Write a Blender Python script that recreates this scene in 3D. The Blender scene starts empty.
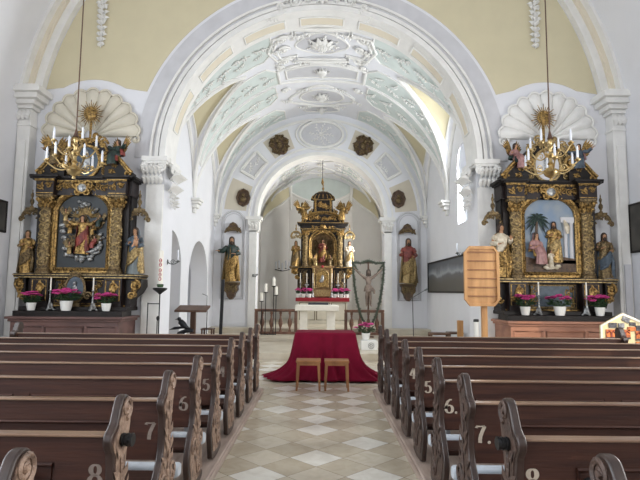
import bpy, bmesh, math, random
from math import sin, cos, pi, sqrt, atan2, radians
from mathutils import Vector, Matrix
random.seed(7)
C = bpy.context.scene.collection
# ------------------------------------------------------------------ camera
F = 520.0
PITCH = math.atan(51/F); YAW = 0.0019; ROLL = radians(0.55)
CAM = Vector((0.02, 0.0, 1.60))
cam_d = bpy.data.cameras.new('camera'); cam_d.sensor_width = 36.0; cam_d.lens = 36.0*F/640
cam_d.clip_start = 0.05; cam_d.clip_end = 200
cam = bpy.data.objects.new('camera', cam_d); C.objects.link(cam)
RM = Matrix.Rotation(YAW, 4, 'Z') @ Matrix.Rotation(pi/2+PITCH, 4, 'X') @ Matrix.Rotation(ROLL, 4, 'Z')
cam.matrix_world = Matrix.Translation(CAM) @ RM
bpy.context.scene.camera = cam
R3 = RM.to_3x3()
def at(px, py, Y):
    """the point at distance Y up the nave that shows at a pixel: (x, z)"""
    d = R3 @ Vector(((px-320)/F, (240-py)/F, -1.0))
    t = (Y-CAM.y)/d.y
    return CAM.x+d.x*t, CAM.z+d.z*t
# ------------------------------------------------------------------ mesh builder
class MB:
    def __init__(s, fmap=None):
        s.v = []; s.f = []; s.mi = []; s.cur = 0; s.map = fmap; s.M = None
    def mat(s, i): s.cur = i; return s
    def add(s, vs, fs):
        b = len(s.v)
        for p in vs:
            p = Vector(p)
            if s.M is not None: p = s.M @ p
            if s.map is not None: p = Vector(s.map(p.x, p.y, p.z))
            s.v.append(p)
        for f in fs:
            s.f.append([b+i for i in f]); s.mi.append(s.cur)
        return s
    def box(s, x0, x1, y0, y1, z0, z1):
        if x0 > x1: x0, x1 = x1, x0
        if y0 > y1: y0, y1 = y1, y0
        if z0 > z1: z0, z1 = z1, z0
        return s.add([(x0,y0,z0),(x1,y0,z0),(x1,y1,z0),(x0,y1,z0),(x0,y0,z1),(x1,y0,z1),(x1,y1,z1),(x0,y1,z1)],
              [(0,3,2,1),(4,5,6,7),(0,1,5,4),(1,2,6,5),(2,3,7,6),(3,0,4,7)])
    def cbox(s, c, d):
        return s.box(c[0]-d[0]/2, c[0]+d[0]/2, c[1]-d[1]/2, c[1]+d[1]/2, c[2]-d[2]/2, c[2]+d[2]/2)
    def prism(s, poly, y0, y1):
        """outline in (x,z), thickness along y"""
        n = len(poly)
        vs = [(x,y0,z) for x,z in poly]+[(x,y1,z) for x,z in poly]
        fs = [list(range(n)), list(range(2*n-1, n-1, -1))]
        fs += [(i, (i+1)%n+0, (i+1)%n+n, i+n) for i in range(n)]
        return s.add(vs, fs)
    def prismx(s, poly, x0, x1):
        """outline in (y,z), thickness along x"""
        n = len(poly)
        vs = [(x0,y,z) for y,z in poly]+[(x1,y,z) for y,z in poly]
        fs = [list(range(n)), list(range(2*n-1, n-1, -1))]
        fs += [(i, (i+1)%n, (i+1)%n+n, i+n) for i in range(n)]
        return s.add(vs, fs)
    def loft(s, rings, closed=True, cap=True):
        n = len(rings[0]); vs = [p for r in rings for p in r]; fs = []
        for j in range(len(rings)-1):
            for i in range(n if closed else n-1):
                k = (i+1) % n
                fs.append((j*n+i, j*n+k, (j+1)*n+k, (j+1)*n+i))
        if cap and closed:
            fs.append(list(range(n-1, -1, -1))); fs.append([(len(rings)-1)*n+i for i in range(n)])
        return s.add(vs, fs)
    def lathe(s, prof, c=(0,0,0), seg=16, sx=1.0, sy=1.0):
        rings = [[(c[0]+max(r,1e-4)*sx*cos(2*pi*i/seg), c[1]+max(r,1e-4)*sy*sin(2*pi*i/seg), c[2]+z) for i in range(seg)] for r, z in prof]
        return s.loft(rings)
    def ell(s, c, r, seg=10, rings=7):
        if not isinstance(r, (tuple, list)): r = (r, r, r)
        rs = []
        for j in range(rings+1):
            a = pi*j/rings; q = max(sin(a), 0.02)
            rs.append([(c[0]+r[0]*q*cos(2*pi*i/seg), c[1]+r[1]*q*sin(2*pi*i/seg), c[2]-r[2]*cos(a)) for i in range(seg)])
        return s.loft(rs)
    def tube(s, pts, r, seg=6, closed=False, flat=1.0):
        P = [Vector(p) for p in pts]; n = len(P)
        rr = list(r) if isinstance(r, (list, tuple)) else [r]*n
        rings = []; N = None
        for i in range(n):
            if closed: t = P[(i+1) % n]-P[i-1]
            else: t = P[min(i+1, n-1)]-P[max(i-1, 0)]
            if t.length < 1e-9: t = Vector((0,0,1))
            t.normalize()
            if N is None:
                N = t.orthogonal().normalized()
                if abs(t.z) < 0.9: N = (Vector((0,0,1))-t*t.z).normalized()
            N = (N-t*N.dot(t))
            if N.length < 1e-6: N = t.orthogonal()
            N.normalize(); B = t.cross(N)
            rings.append([P[i]+N*(cos(2*pi*k/seg)*rr[i])+B*(sin(2*pi*k/seg)*rr[i]*flat) for k in range(seg)])
        if closed:
            rings.append(rings[0]); return s.loft(rings, True, False)
        return s.loft(rings)
    def plate(s, poly, f3, h0, h1, step=None):
        """outline (u,v) between heights h0,h1, finely cut, then set on a curved surface by f3(u,v,h)"""
        bm = bmesh.new()
        vs = [bm.verts.new((u, v, 0)) for u, v in poly]
        es = [bm.edges.new((vs[i], vs[(i+1) % len(vs)])) for i in range(len(vs))]
        bmesh.ops.triangle_fill(bm, edges=es, use_beauty=True)
        if step:
            for ax in (0, 1):
                if step[ax]:
                    lo = min(p[ax] for p in poly); hi = max(p[ax] for p in poly)
                    k = lo+step[ax]
                    while k < hi-1e-4:
                        co = [0,0,0]; no = [0,0,0]; co[ax] = k; no[ax] = 1
                        bmesh.ops.bisect_plane(bm, geom=bm.verts[:]+bm.edges[:]+bm.faces[:], plane_co=co, plane_no=no)
                        k += step[ax]
        bm.normal_update()
        for f in bm.faces:
            if f.normal.z < 0: f.normal_flip()
        bm.verts.index_update(); bm.verts.ensure_lookup_table()
        top = [f3(v.co.x, v.co.y, h1) for v in bm.verts]; n = len(top)
        fs = [[v.index for v in f.verts] for f in bm.faces]
        bot = [f3(v.co.x, v.co.y, h0) for v in bm.verts]
        for e in bm.edges:
            if len(e.link_faces) == 1:
                a, b = e.verts[0].index, e.verts[1].index
                fs.append((a, b, b+n, a+n))
        bm.free()
        return s.add(top+bot, fs)
    def build(s, name, mats, parent=None, smooth=40, bevel=0, origin=None):
        me = bpy.data.meshes.new(name)
        if parent is not None:
            O = wloc(parent)
        elif origin is not None: O = Vector(origin)
        else:
            xs = [p.x for p in s.v]; ys = [p.y for p in s.v]; zs = [p.z for p in s.v]
            O = Vector(((min(xs)+max(xs))/2, (min(ys)+max(ys))/2, min(zs)))
        me.from_pydata([p-O for p in s.v], [], s.f)
        if not isinstance(mats, (list, tuple)): mats = [mats]
        for m in mats: me.materials.append(m)
        me.polygons.foreach_set('material_index', s.mi)
        bm = bmesh.new(); bm.from_mesh(me)
        bmesh.ops.recalc_face_normals(bm, faces=bm.faces[:]); bm.to_mesh(me); bm.free()
        if smooth:
            me.polygons.foreach_set('use_smooth', [True]*len(me.polygons))
            me.set_sharp_from_angle(angle=radians(smooth))
        me.update()
        o = bpy.data.objects.new(name, me); C.objects.link(o)
        if parent is not None: o.parent = parent
        else: o.location = O
        if bevel:
            b = o.modifiers.new('bevel', 'BEVEL'); b.width = bevel; b.segments = 2; b.limit_method = 'ANGLE'; b.angle_limit = radians(50)
        return o
def wloc(o):
    L = Vector((0,0,0))
    while o is not None:
        L += o.location; o = o.parent
    return L
def thing(name, label, cat, loc, group=None):
    o = bpy.data.objects.new(name, None); C.objects.link(o); o.location = loc; o.empty_display_size = 0.1
    return tag(o, label, cat, group)
def tag(o, label, cat, group=None, kind=None):
    o['label'] = label; o['category'] = cat
    if group: o['group'] = group
    if kind: o['kind'] = kind
    return o
def struct(o):
    o['kind'] = 'structure'; return o
def dup(root, loc, label=None, group=None, skip=()):
    r = root.copy(); C.objects.link(r); r.location = loc
    if label: r['label'] = label
    if group: r['group'] = group
    for ch in list(root.children):
        if ch.name.split('.')[0] in skip: continue
        c = ch.copy(); C.objects.link(c); c.parent = r
        for g in ch.children:
            d = g.copy(); C.objects.link(d); d.parent = c
    return r
# ------------------------------------------------------------------ materials
def lin(h):
    h = h.lstrip('#'); out = []
    for i in (0, 2, 4):
        c = int(h[i:i+2], 16)/255
        out.append(c/12.92 if c <= .04045 else ((c+.055)/1.055)**2.4)
    return out+[1.0]
def mat(name, col, rough=.6, metal=0.0, var=.08, scale=6.0, bump=0.0, bscale=30.0, col2=None, stretch=None, spec=.5, sheen=0, coat=0):
    m = bpy.data.materials.new(name); m.use_nodes = True
    nt = m.node_tree; N = nt.nodes; L = nt.links; b = N['Principled BSDF']
    b.inputs['Roughness'].default_value = rough; b.inputs['Metallic'].default_value = metal
    b.inputs['Specular IOR Level'].default_value = spec
    if sheen: b.inputs['Sheen Weight'].default_value = sheen
    if coat: b.inputs['Coat Weight'].default_value = coat; b.inputs['Coat Roughness'].default_value = .25
    tc = N.new('ShaderNodeTexCoord'); mp = N.new('ShaderNodeMapping'); L.new(tc.outputs['Object'], mp.inputs[0])
    if stretch: mp.inputs['Scale'].default_value = stretch
    nz = N.new('ShaderNodeTexNoise'); nz.inputs['Scale'].default_value = scale; nz.inputs['Detail'].default_value = 5
    L.new(mp.outputs[0], nz.inputs['Vector'])
    rp = N.new('ShaderNodeValToRGB'); c = lin(col)
    d = lin(col2) if col2 else [max(0, k*(1-var*2.5)) for k in c[:3]]+[1]
    rp.color_ramp.elements[0].position = .32; rp.color_ramp.elements[1].position = .62
    rp.color_ramp.elements[0].color = d; rp.color_ramp.elements[1].color = c
    L.new(nz.outputs['Fac'], rp.inputs[0]); L.new(rp.outputs[0], b.inputs['Base Color'])
    if bump:
        n2 = N.new('ShaderNodeTexNoise'); n2.inputs['Scale'].default_value = bscale; n2.inputs['Detail'].default_value = 4
        L.new(mp.outputs[0], n2.inputs['Vector'])
        bp = N.new('ShaderNodeBump'); bp.inputs['Strength'].default_value = bump; bp.inputs['Distance'].default_value = .03
        L.new(n2.outputs['Fac'], bp.inputs['Height']); L.new(bp.outputs[0], b.inputs['Normal'])
    return m
M = {}
M['plaster'] = mat('white_plaster', '#e2e3e7', .85, var=.015, scale=1.5, bump=.05, bscale=14)
M['stucco'] = mat('white_stucco', '#e8e7e3', .8, var=.03, scale=4, bump=.1, bscale=20)
M['greystucco'] = mat('grey_stucco', '#cdcdd0', .85, var=.04, scale=3)
M['apsewall'] = mat('apse_plaster', '#dcdad6', .85, var=.02, scale=1.5)
M['cream'] = mat('cream_plaster', '#d0c7a8', .85, var=.02, scale=2)
M['shellcream'] = mat('aged_cream_stucco', '#d5cfbf', .85, var=.04, scale=3)
M['creampale'] = mat('pale_cream_plaster', '#dfd6c2', .85, var=.02, scale=2)
M['beige'] = mat('beige_field', '#cfc7b6', .85, var=.02, scale=3)
M['tabern'] = mat('gilded_brown_wood', '#97764a', .45, .3, scale=12, col2='#6a4f30')
M['mint'] = mat('mint_plaster', '#cfd8d4', .85, var=.03, scale=3)
M['greyfield'] = mat('grey_lilac_plaster', '#c9c9cc', .85, var=.03, scale=3)
M['gold'] = mat('gilding', '#b4935a', .40, .8, scale=25, col2='#3a2a18', bump=.25, bscale=60)
M['goldpale'] = mat('pale_gilding', '#b49c6c', .42, .65, scale=25, col2='#5f4d30', bump=.25, bscale=60)
M['oldgold'] = mat('dull_gilding', '#84704d', .5, .55, scale=30, col2='#382c20', bump=.4, bscale=50)
M['silver'] = mat('silvering', '#b9bab8', .4, .7, scale=20, col2='#5d5e60', bump=.3, bscale=40)
M['brass'] = mat('brass', '#cdb583', .28, .9, scale=10, col2='#94794a')
M['reliefground'] = mat('dark_relief_ground', '#182024', .5, scale=6, col2='#0e1315')
M['blackwood'] = mat('black_varnished_wood', '#1f1815', .5, scale=9, col2='#110e0d', stretch=(1,1,.2), spec=.3)
M['darkmarble'] = mat('dark_marbled_wood', '#271b19', .45, scale=9, col2='#151011', spec=.35)
M['pew'] = mat('dark_pew_wood', '#43271d', .5, scale=5, col2='#2e1914', stretch=(.35,3,6), bump=.08, bscale=20, spec=.35)
M['pewdark'] = mat('pew_edge_wood', '#382720', .45, scale=8, col2='#251a16', stretch=(2,2,.5), coat=.1)
M['carved'] = mat('pale_carved_wood', '#9c8371', .5, scale=18, col2='#4f3b30', bump=.5, bscale=45)  # paler carving tone, left pews only
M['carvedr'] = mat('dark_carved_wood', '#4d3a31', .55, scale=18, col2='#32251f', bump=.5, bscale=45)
M['ledge'] = mat('sheen_ledge_wood', '#8d735e', .3, scale=5, col2='#6b5142', stretch=(.3,4,4), coat=.3)  # paler than the pews: glossy sky reflection put into the colour
M['plinth'] = mat('platform_wood', '#b3a296', .4, scale=5, col2='#8d7a6f', stretch=(3,.4,3))
M['oak'] = mat('light_oak', '#c99862', .5, scale=6, col2='#a37445', stretch=(1,1,.2), bump=.05)
M['oakdark'] = mat('medium_oak', '#9a6a41', .5, scale=6, col2='#7c5232', stretch=(1,1,.2))
M['railwood'] = mat('red_brown_rail_wood', '#7d5a48', .5, scale=7, col2='#5d4235', stretch=(1,1,.3))
M['brownwood'] = mat('brown_wood', '#5f4433', .5, scale=7, col2='#4c3427', stretch=(1,1,.3))
M['altarwood'] = mat('reddish_altar_wood', '#a5765f', .5, scale=4, col2='#8a5f4c', stretch=(.4,1,2))
M['altarwoodl'] = mat('dark_altar_wood', '#6a4c46', .5, scale=4, col2='#503935', stretch=(.4,1,2))
M['cloth'] = mat('crimson_cloth', '#6f0b28', .85, var=.08, scale=5, spec=.15, bump=.06, bscale=40)
M['redrun'] = mat('red_altar_cloth', '#96232e', .8, var=.05)
M['stone'] = mat('pale_altar_stone', '#dcd6c8', .6, var=.04, scale=8)
M['marble'] = mat('sanctuary_marble', '#c8bfae', .35, scale=3, col2='#b3a892')
M['mensa'] = mat('cream_mensa_stone', '#d9d2c0', .6, var=.04)
M['ceram'] = mat('white_glazed_pot', '#e9e9e4', .25, var=.01)
M['leaf'] = mat('plant_leaf', '#3c5a38', .55, scale=20, col2='#22371f')
M['pink'] = mat('magenta_blossom', '#d0458f', .6, scale=30, col2='#a02665')
M['soil'] = mat('potting_soil', '#2a201a', .95)
M['iron'] = mat('black_iron', '#232325', .5, .4, var=.1)
M['greyiron'] = mat('grey_iron', '#6d7372', .5, .4, var=.1)
M['bronze'] = mat('dark_bronze', '#27292e', .4, .5, var=.2, scale=20)
M['wax'] = mat('candle_wax', '#efeade', .5, var=.02, spec=.3)
M['waxblue'] = mat('white_candle', '#dfe3ea', .4, var=.02)
M['cushion'] = mat('grey_blue_cushion', '#b7bec6', .8, var=.06, scale=12, sheen=.2)
M['skin'] = mat('painted_skin', '#b98b68', .55, var=.08, scale=10)
M['hair'] = mat('painted_hair', '#3d2b1f', .6, var=.2, scale=30)
M['green'] = mat('dark_green_paint', '#22382f', .5, var=.2, scale=12, col2='#131c1e')
M['redpaint'] = mat('muted_red_paint', '#8c3f36', .5, scale=10, col2='#5e2925')
M['bluepaint'] = mat('slate_blue_paint', '#4c5a66', .5, scale=10, col2='#2f3a44')
M['pinkpaint'] = mat('rose_paint', '#a8807c', .5, scale=10, col2='#7d5654')
M['whitepaint'] = mat('cream_paint', '#d9d0bd', .5, scale=10, col2='#a3967c')
M['brownpaint'] = mat('brown_relief', '#5d4632', .55, scale=18, col2='#332418', bump=.4)
M['wreath'] = mat('evergreen_garland', '#4b5344', .8, scale=40, col2='#2a3127')
M['numeral'] = mat('grey_number_paint', '#80736a', .8, var=.1, scale=40)  # greyer number tone, left pews only
M['numeralr'] = mat('white_number_paint', '#b3a797', .8, var=.08, scale=40)
M['black'] = mat('black_plastic', '#101012', .45, var=.1)
M['paper'] = mat('white_card', '#dcd8cc', .8, var=.02)
M['cardcream'] = mat('cream_board', '#d3c69e', .8, var=.02)
M['photoorange'] = mat('orange_print', '#d07a3c', .6, scale=16, col2='#7c2f22')
M['photogrey'] = mat('grey_print', '#8d8f95', .6, scale=20, col2='#3e3f45')
M['photodark'] = mat('dark_print', '#4a4a50', .6, scale=20, col2='#1f2024')
M['redprint'] = mat('red_wax_emblem', '#b0303a', .6, var=.1)
M['slate'] = mat('dark_tabernacle_panel', '#2a2b31', .5)
M['corpus'] = mat('pale_carved_body', '#857467', .55, scale=10, col2='#64554a')
# ------------------------------------------------------------------ floors
def tile_mat():
    m = bpy.data.materials.new('diamond_marble_tiles'); m.use_nodes = True
    nt = m.node_tree; N = nt.nodes; L = nt.links; b = N['Principled BSDF']
    tc = N.new('ShaderNodeTexCoord'); mp = N.new('ShaderNodeMapping'); L.new(tc.outputs['Object'], mp.inputs[0])
    mp.inputs['Rotation'].default_value = (0, 0, radians(45)); S = .36; mp.inputs['Scale'].default_value = (1/S, 1/S, 1)
    sp = N.new('ShaderNodeSeparateXYZ'); L.new(mp.outputs[0], sp.inputs[0])
    def mth(op, a, v=None):
        n = N.new('ShaderNodeMath'); n.operation = op
        for k, q in enumerate((a, v)):
            if q is None: continue
            if isinstance(q, (int, float)): n.inputs[k].default_value = q
            else: L.new(q, n.inputs[k])
        return n.outputs[0]
    fx = mth('FLOOR', sp.outputs[0]); fy = mth('FLOOR', sp.outputs[1])
    par = mth('PINGPONG', mth('ADD', fx, fy), 1.0)
    cb = N.new('ShaderNodeCombineXYZ'); L.new(fx, cb.inputs[0]); L.new(fy, cb.inputs[1])
    wn = N.new('ShaderNodeTexWhiteNoise'); wn.noise_dimensions = '2D'; L.new(cb.outputs[0], wn.inputs['Vector'])
    r1 = N.new('ShaderNodeValToRGB'); r1.color_ramp.elements[0].position = .35; r1.color_ramp.elements[1].position = .6; r1.color_ramp.elements[0].color = lin('#e4e1d8'); r1.color_ramp.elements[1].color = lin('#cdc4b2')
    r2 = N.new('ShaderNodeValToRGB'); r2.color_ramp.elements[0].color = lin('#b7ac97'); r2.color_ramp.elements[1].color = lin('#c9bfab')
    L.new(wn.outputs['Value'], r1.inputs[0]); L.new(wn.outputs['Value'], r2.inputs[0])
    mx = N.new('ShaderNodeMix'); mx.data_type = 'RGBA'; L.new(par, mx.inputs[0]); L.new(r1.outputs[0], mx.inputs[6]); L.new(r2.outputs[0], mx.inputs[7])
    nz = N.new('ShaderNodeTexNoise'); nz.inputs['Scale'].default_value = 5; nz.inputs['Detail'].default_value = 8; nz.inputs['Distortion'].default_value = 1.5
    L.new(tc.outputs['Object'], nz.inputs['Vector'])
    m2 = N.new('ShaderNodeMix'); m2.data_type = 'RGBA'; m2.blend_type = 'MULTIPLY'; m2.inputs[0].default_value = .3
    rv = N.new('ShaderNodeValToRGB'); rv.color_ramp.elements[0].position = .3; rv.color_ramp.elements[1].position = .6
    rv.color_ramp.elements[0].color = (.55,.5,.42,1); L.new(nz.outputs['Fac'], rv.inputs[0])
    L.new(mx.outputs[2], m2.inputs[6]); L.new(rv.outputs[0], m2.inputs[7])
    # joints
    dx = mth('ABSOLUTE', mth('SUBTRACT', mth('FRACT', sp.outputs[0]), .5)); dy = mth('ABSOLUTE', mth('SUBTRACT', mth('FRACT', sp.outputs[1]), .5))
    j = mth('GREATER_THAN', mth('MAXIMUM', dx, dy), .494)
    m3 = N.new('ShaderNodeMix'); m3.data_type = 'RGBA'; L.new(j, m3.inputs[0]); L.new(m2.outputs[2], m3.inputs[6]); m3.inputs[7].default_value = lin('#6f6454')
    L.new(m3.outputs[2], b.inputs['Base Color']); b.inputs['Roughness'].default_value = .24
    return m
NW = 6.63; EY = 11.3; EYB = 12.05; SPR = 4.5; AR = 3.45
VR = 3.75; VZ = 4.25; AY = 18.3; AYB = 18.9; APR = 2.25; APZ = 4.2
YB = -6.0
fl = MB(); fl.box(-NW, NW, YB, 12.2, -.12, 0)
struct(fl.build('floor', tile_mat(), origin=(.25,.1,-.12)))
sf = MB()
sf.box(-VR-1.6, VR+1.6, 12.2, AY-.6, -.12, .17)
struct(sf.build('floor_sanctuary', M['marble'], bevel=.012))
sf = MB(); sf.box(-VR, VR, AY-.6, 24.2, -.12, .34)
struct(sf.build('floor_apse', M['marble'], bevel=.012))
# ------------------------------------------------------------------ walls
def holed_wall(mb, outer, holes, f3, d0, d1):
    """wall with holes: outlines (u,v); f3(u,v,d)"""
    bm = bmesh.new(); es = []; loops = []
    for lp in [outer]+holes:
        vs = [bm.verts.new((u, v, 0)) for u, v in lp]; loops.append(vs)
        es += [bm.edges.new((vs[i], vs[(i+1) % len(vs)])) for i in range(len(vs))]
    bmesh.ops.triangle_fill(bm, edges=es, use_beauty=True)
    bm.verts.index_update(); n = len(bm.verts)
    fs = [[v.index for v in f.verts] for f in bm.faces]
    vs = [f3(v.co.x, v.co.y, d0) for v in bm.verts]+[f3(v.co.x, v.co.y, d1) for v in bm.verts]
    fs += [[i+n for i in f] for f in fs]
    for lp in loops:
        for i in range(len(lp)):
            a, b = lp[i].index, lp[(i+1) % len(lp)].index
            fs.append((a, b, b+n, a+n))
    bm.free(); mb.add(vs, fs)
def arc(cx, cz, r, a0, a1, n):
    return [(cx+r*cos(a0+(a1-a0)*i/n), cz+r*sin(a0+(a1-a0)*i/n)) for i in range(n+1)]
def arch_outline(cx, half, z0, zs, n=24, rise=None):
    rise = half if rise is None else rise
    return [(cx-half, z0)]+[(cx-half*cos(pi*i/n), zs+rise*sin(pi*i/n)) for i in range(n+1)]+[(cx+half, z0)]
NZ = 5.0
w = MB()
def strip_wall(mb, inner, outer, y0, y1):
    n = len(inner)
    for y in (y0, y1):
        mb.add([(x,y,z) for x,z in inner]+[(x,y,z) for x,z in outer], [(i, i+1, n+i+1, n+i) for i in range(n-1)])
    mb.add([(x,y0,z) for x,z in inner]+[(x,y1,z) for x,z in inner], [(i, i+1, n+i+1, n+i) for i in range(n-1)])
na = 48
inn = [(-AR, z) for z in (0, 1.5, 3.0)]+[(-AR*cos(pi*i/na), SPR+AR*sin(pi*i/na)) for i in range(na+1)]+[(AR, z) for z in (3.0, 1.5, 0)]
out = [(-NW-.3, z) for z in (0, 1.5, 3.0)]+[(-(NW+.3)*cos(pi*i/na), NZ+(NW+.3)*sin(pi*i/na)) for i in range(na+1)]+[(NW+.3, z) for z in (3.0, 1.5, 0)]
strip_wall(w, inn, out, EY, EYB)
struct(w.build('wall_east', M['plaster']))
# nave side walls with windows (light for the nave comes in here), vault above
fx = lambda X: (lambda u, v, d: (X+d, u, v))
wins = [(-3.2, .85, 2.0, 4.0), (2.3, .62, 1.6, 3.9), (6.7, .9, 1.2, 2.8)]  # right side, unseen: placed and sized to aim sun at altar base and pews
winsL = [(-3.2, .95, 2.0, 4.0), (2.0, .95, 2.0, 4.0), (6.9, .95, 2.0, 4.0)]  # left side, also unseen: made larger to let in more daylight
for side, sg in (('left', -1), ('right', 1)):
    w = MB()
    holed_wall(w, [(YB, 0), (EY, 0), (EY, NZ), (YB, NZ)], [arch_outline(*q, 12) for q in (wins if sg > 0 else winsL)], fx(sg*NW), 0, sg*.12)
    struct(w.build('wall_'+side, M['plaster']))
w = MB(); w.prism([(-NW-.1,0)]+[(-(NW+.1)*cos(pi*i/40), NZ+(NW+.1)*sin(pi*i/40)) for i in range(41)]+[(NW+.1,0)], YB-.3, YB); struct(w.build('wall_back', M['plaster']))
v = MB(); rings = []
for y in (YB, 2.0, 7.0, EY):
    rings.append([(-NW*cos(pi*i/40), y, NZ+NW*sin(pi*i/40)) for i in range(41)])
v.loft(rings, False); rings = [[(x*1.05, y, NZ+(z-NZ)*1.05) for x, y, z in r] for r in rings]; v.loft(rings, False)
struct(v.build('ceiling_nave', M['plaster']))
# arch band where the nave vault meets the east wall
def arc_band(mb, r0, r1, cz, y0, y1, a0=0.0, a1=pi, n=48, cx=0):
    rings = []
    for i in range(n+1):
        a = a0+(a1-a0)*i/n; c, s_ = cos(a), sin(a)
        rings.append([(cx+r0*c, y0, cz+r0*s_), (cx+r1*c, y0, cz+r1*s_), (cx+r1*c, y1, cz+r1*s_), (cx+r0*c, y1, cz+r0*s_)])
    mb.loft(rings)
t = MB(); arc_band(t, 6.29, 6.47, NZ, EY-.16, EY, .15, pi-.15); arc_band(t, 6.56, 6.66, NZ, EY-.42, EY, .15, pi-.15)
struct(t.build('trim_1', M['stucco']))
t = MB(); arc_band(t, 6.46, 6.58, NZ, EY-.24, EY, .15, pi-.15)
struct(t.build('trim_2', M['creampale']))
# yellow field of the spandrels: everything between nave arch, chancel arch and the arcs above the shells
ymap = lambda u, v, h: (u, EY-h, v)
ymap2 = lambda u, v, h: (u, EY-.03-h, v)
SHC = [(-5.10, 4.96), (5.02, 4.99)]
for sg, (sx, sz) in zip((-1, 1), SHC):
    pts = []
    R1 = 6.27; A2 = 4.20
    def on1(a): return (sg*R1*cos(a), NZ+R1*sin(a))
    def on2(a): return (sg*A2*cos(a), SPR+A2*sin(a))
    # nave arch from the shell arc up to the crown, chancel arch back down
    a_lo = math.asin((6.05-NZ)/R1)
    pts += [on1(a_lo+(pi/2-a_lo)*i/30) for i in range(31)]
    b_lo = math.asin((6.02-SPR)/A2)
    pts += [on2(pi/2-(pi/2-b_lo)*i/30) for i in range(31)]
    sa = abs(sx); rr = 1.33
    for i in range(1, 12):
        a = radians(52)+radians(180-104)*i/12
        pts.append((sg*(sa-rr*cos(a)), sz+rr*sin(a)))
    m = MB(); m.plate(pts, ymap, 0, .012)
    struct(m.build('trim_%d' % (3 if sg < 0 else 4), M['cream'], smooth=0))
# chancel arch mouldings, outer to inner
t = MB()
def arch_mould(mb, r0, r1, cz, y0, y1, zb):
    arc_band(mb, r0, r1, cz, y0, y1)
    if zb is not None:
        for s in (-1, 1): mb.box(s*r0, s*r1, y0, y1, zb, cz)
arch_mould(t, AR-.012, 3.56, SPR, EY-.10, EYB+.01, None)
arch_mould(t, 3.60, 3.68, SPR, EY-.06, EY, None)
arch_mould(t, 3.74, 3.79, SPR, EY-.08, EY, None)
struct(t.build('trim_5', M['stucco']))
t = MB(); arch_mould(t, 3.50, 4.13, SPR, EY-.018, EY, None)
struct(t.build('trim_6', M['greystucco']))
# soffit fields, cream and stucco
t = MB()
for k in range(7):
    a0 = radians(12+k*23.2); a1 = a0+radians(17)
    arc_band(t, AR-.026, AR-.008, SPR, EY+.2, EYB-.2, a0, a1, 10)
struct(t.build('trim_7', M['creampale']))
t = MB()
for k in range(7):
    a0 = radians(12+k*23.2); a1 = a0+radians(17)
    for y in (EY+.2, EYB-.2):
        t.tube([((AR-.024)*cos(a0+(a1-a0)*i/10), y, SPR+(AR-.024)*sin(a0+(a1-a0)*i/10)) for i in range(11)], .022, 5)
    for a in (a0, a1):
        t.tube([((AR-.024)*cos(a), y, SPR+(AR-.024)*sin(a)) for y in (EY+.2, EYB-.2)], .018, 5)
struct(t.build('trim_8', M['stucco']))
# jamb pilasters, base blocks
t = MB()
for s in (-1, 1):
    t.box(s*AR, s*(AR+.38), EY-.07, EY, .0, SPR-.6); t.box(s*(AR-.0), s*(AR+.44), EY-.12, EY, 0, .5)
struct(t.build('trim_9', M['stucco'], bevel=.01))
# ------------------------------------------------------------------ ornament helpers (u,v,height)
def scroll(mb, u, v, r, a0=0.0, turns=1.4, d=1, th=.02, h=.02, n=18):
    pts = []
    for i in range(n+1):
        f = i/n; a = a0+d*turns*2*pi*f; q = r*(1-.85*f)
        pts.append((u+q*cos(a), v+q*sin(a), h))
    mb.tube(pts, [th*(1-.45*i/n) for i in range(n+1)], 5)
    mb.ell((u, v, h), (th*1.3, th*1.3, th*1.4), 6, 4)
def leafl(mb, u, v, a, L, wd, h):
    c, s = cos(a), sin(a)
    P = [(0,0,.2), (.3,.5,.7), (.65,.42,1), (1,0,.3), (.65,-.42,1), (.3,-.5,.7)]
    mb.add([(u+L*x*c-wd*y*s, v+L*x*s+wd*y*c, h*z) for x, y, z in P]+[(u+L*.5*c, v+L*.5*s, h*1.6)], [(0,1,6),(1,2,6),(2,3,6),(3,4,6),(4,5,6),(5,0,6)])
def sprig(mb, u, v, a, L, h=.05, n=7, rnd=random):
    pts = []
    cu, cv, ang = u, v, a; st = L/12; bend = rnd.uniform(-.09, .09)
    for i in range(13):
        pts.append((cu, cv, h*.6)); cu += st*cos(ang); cv += st*sin(ang); ang += bend
    mb.tube(pts, [L*.035*(1-.6*i/12) for i in range(13)], 5)
    for i in range(n):
        p = pts[2+int(i*10/n)]; s = 1 if i % 2 else -1
        leafl(mb, p[0], p[1], a+s*rnd.uniform(.6, 1.1), L*rnd.uniform(.2, .3), L*.11, h)
    scroll(mb, pts[-1][0], pts[-1][1], L*.09, a, 1.2, rnd.choice((-1, 1)), L*.03, h*.6, 10)
def rosette(mb, u, v, r, h=.05, n=8):
    for k in range(n): leafl(mb, u, v, 2*pi*k/n, r, r*.55, h)
    mb.ell((u, v, h), (r*.28, r*.28, h*.8), 8, 5)
def frame2(mb, poly, f3, r, h=.01):
    old = mb.map; mb.map = None
    mb.tube([f3(u, v, h) for u, v in poly], r, 6, True); mb.map = old
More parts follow.
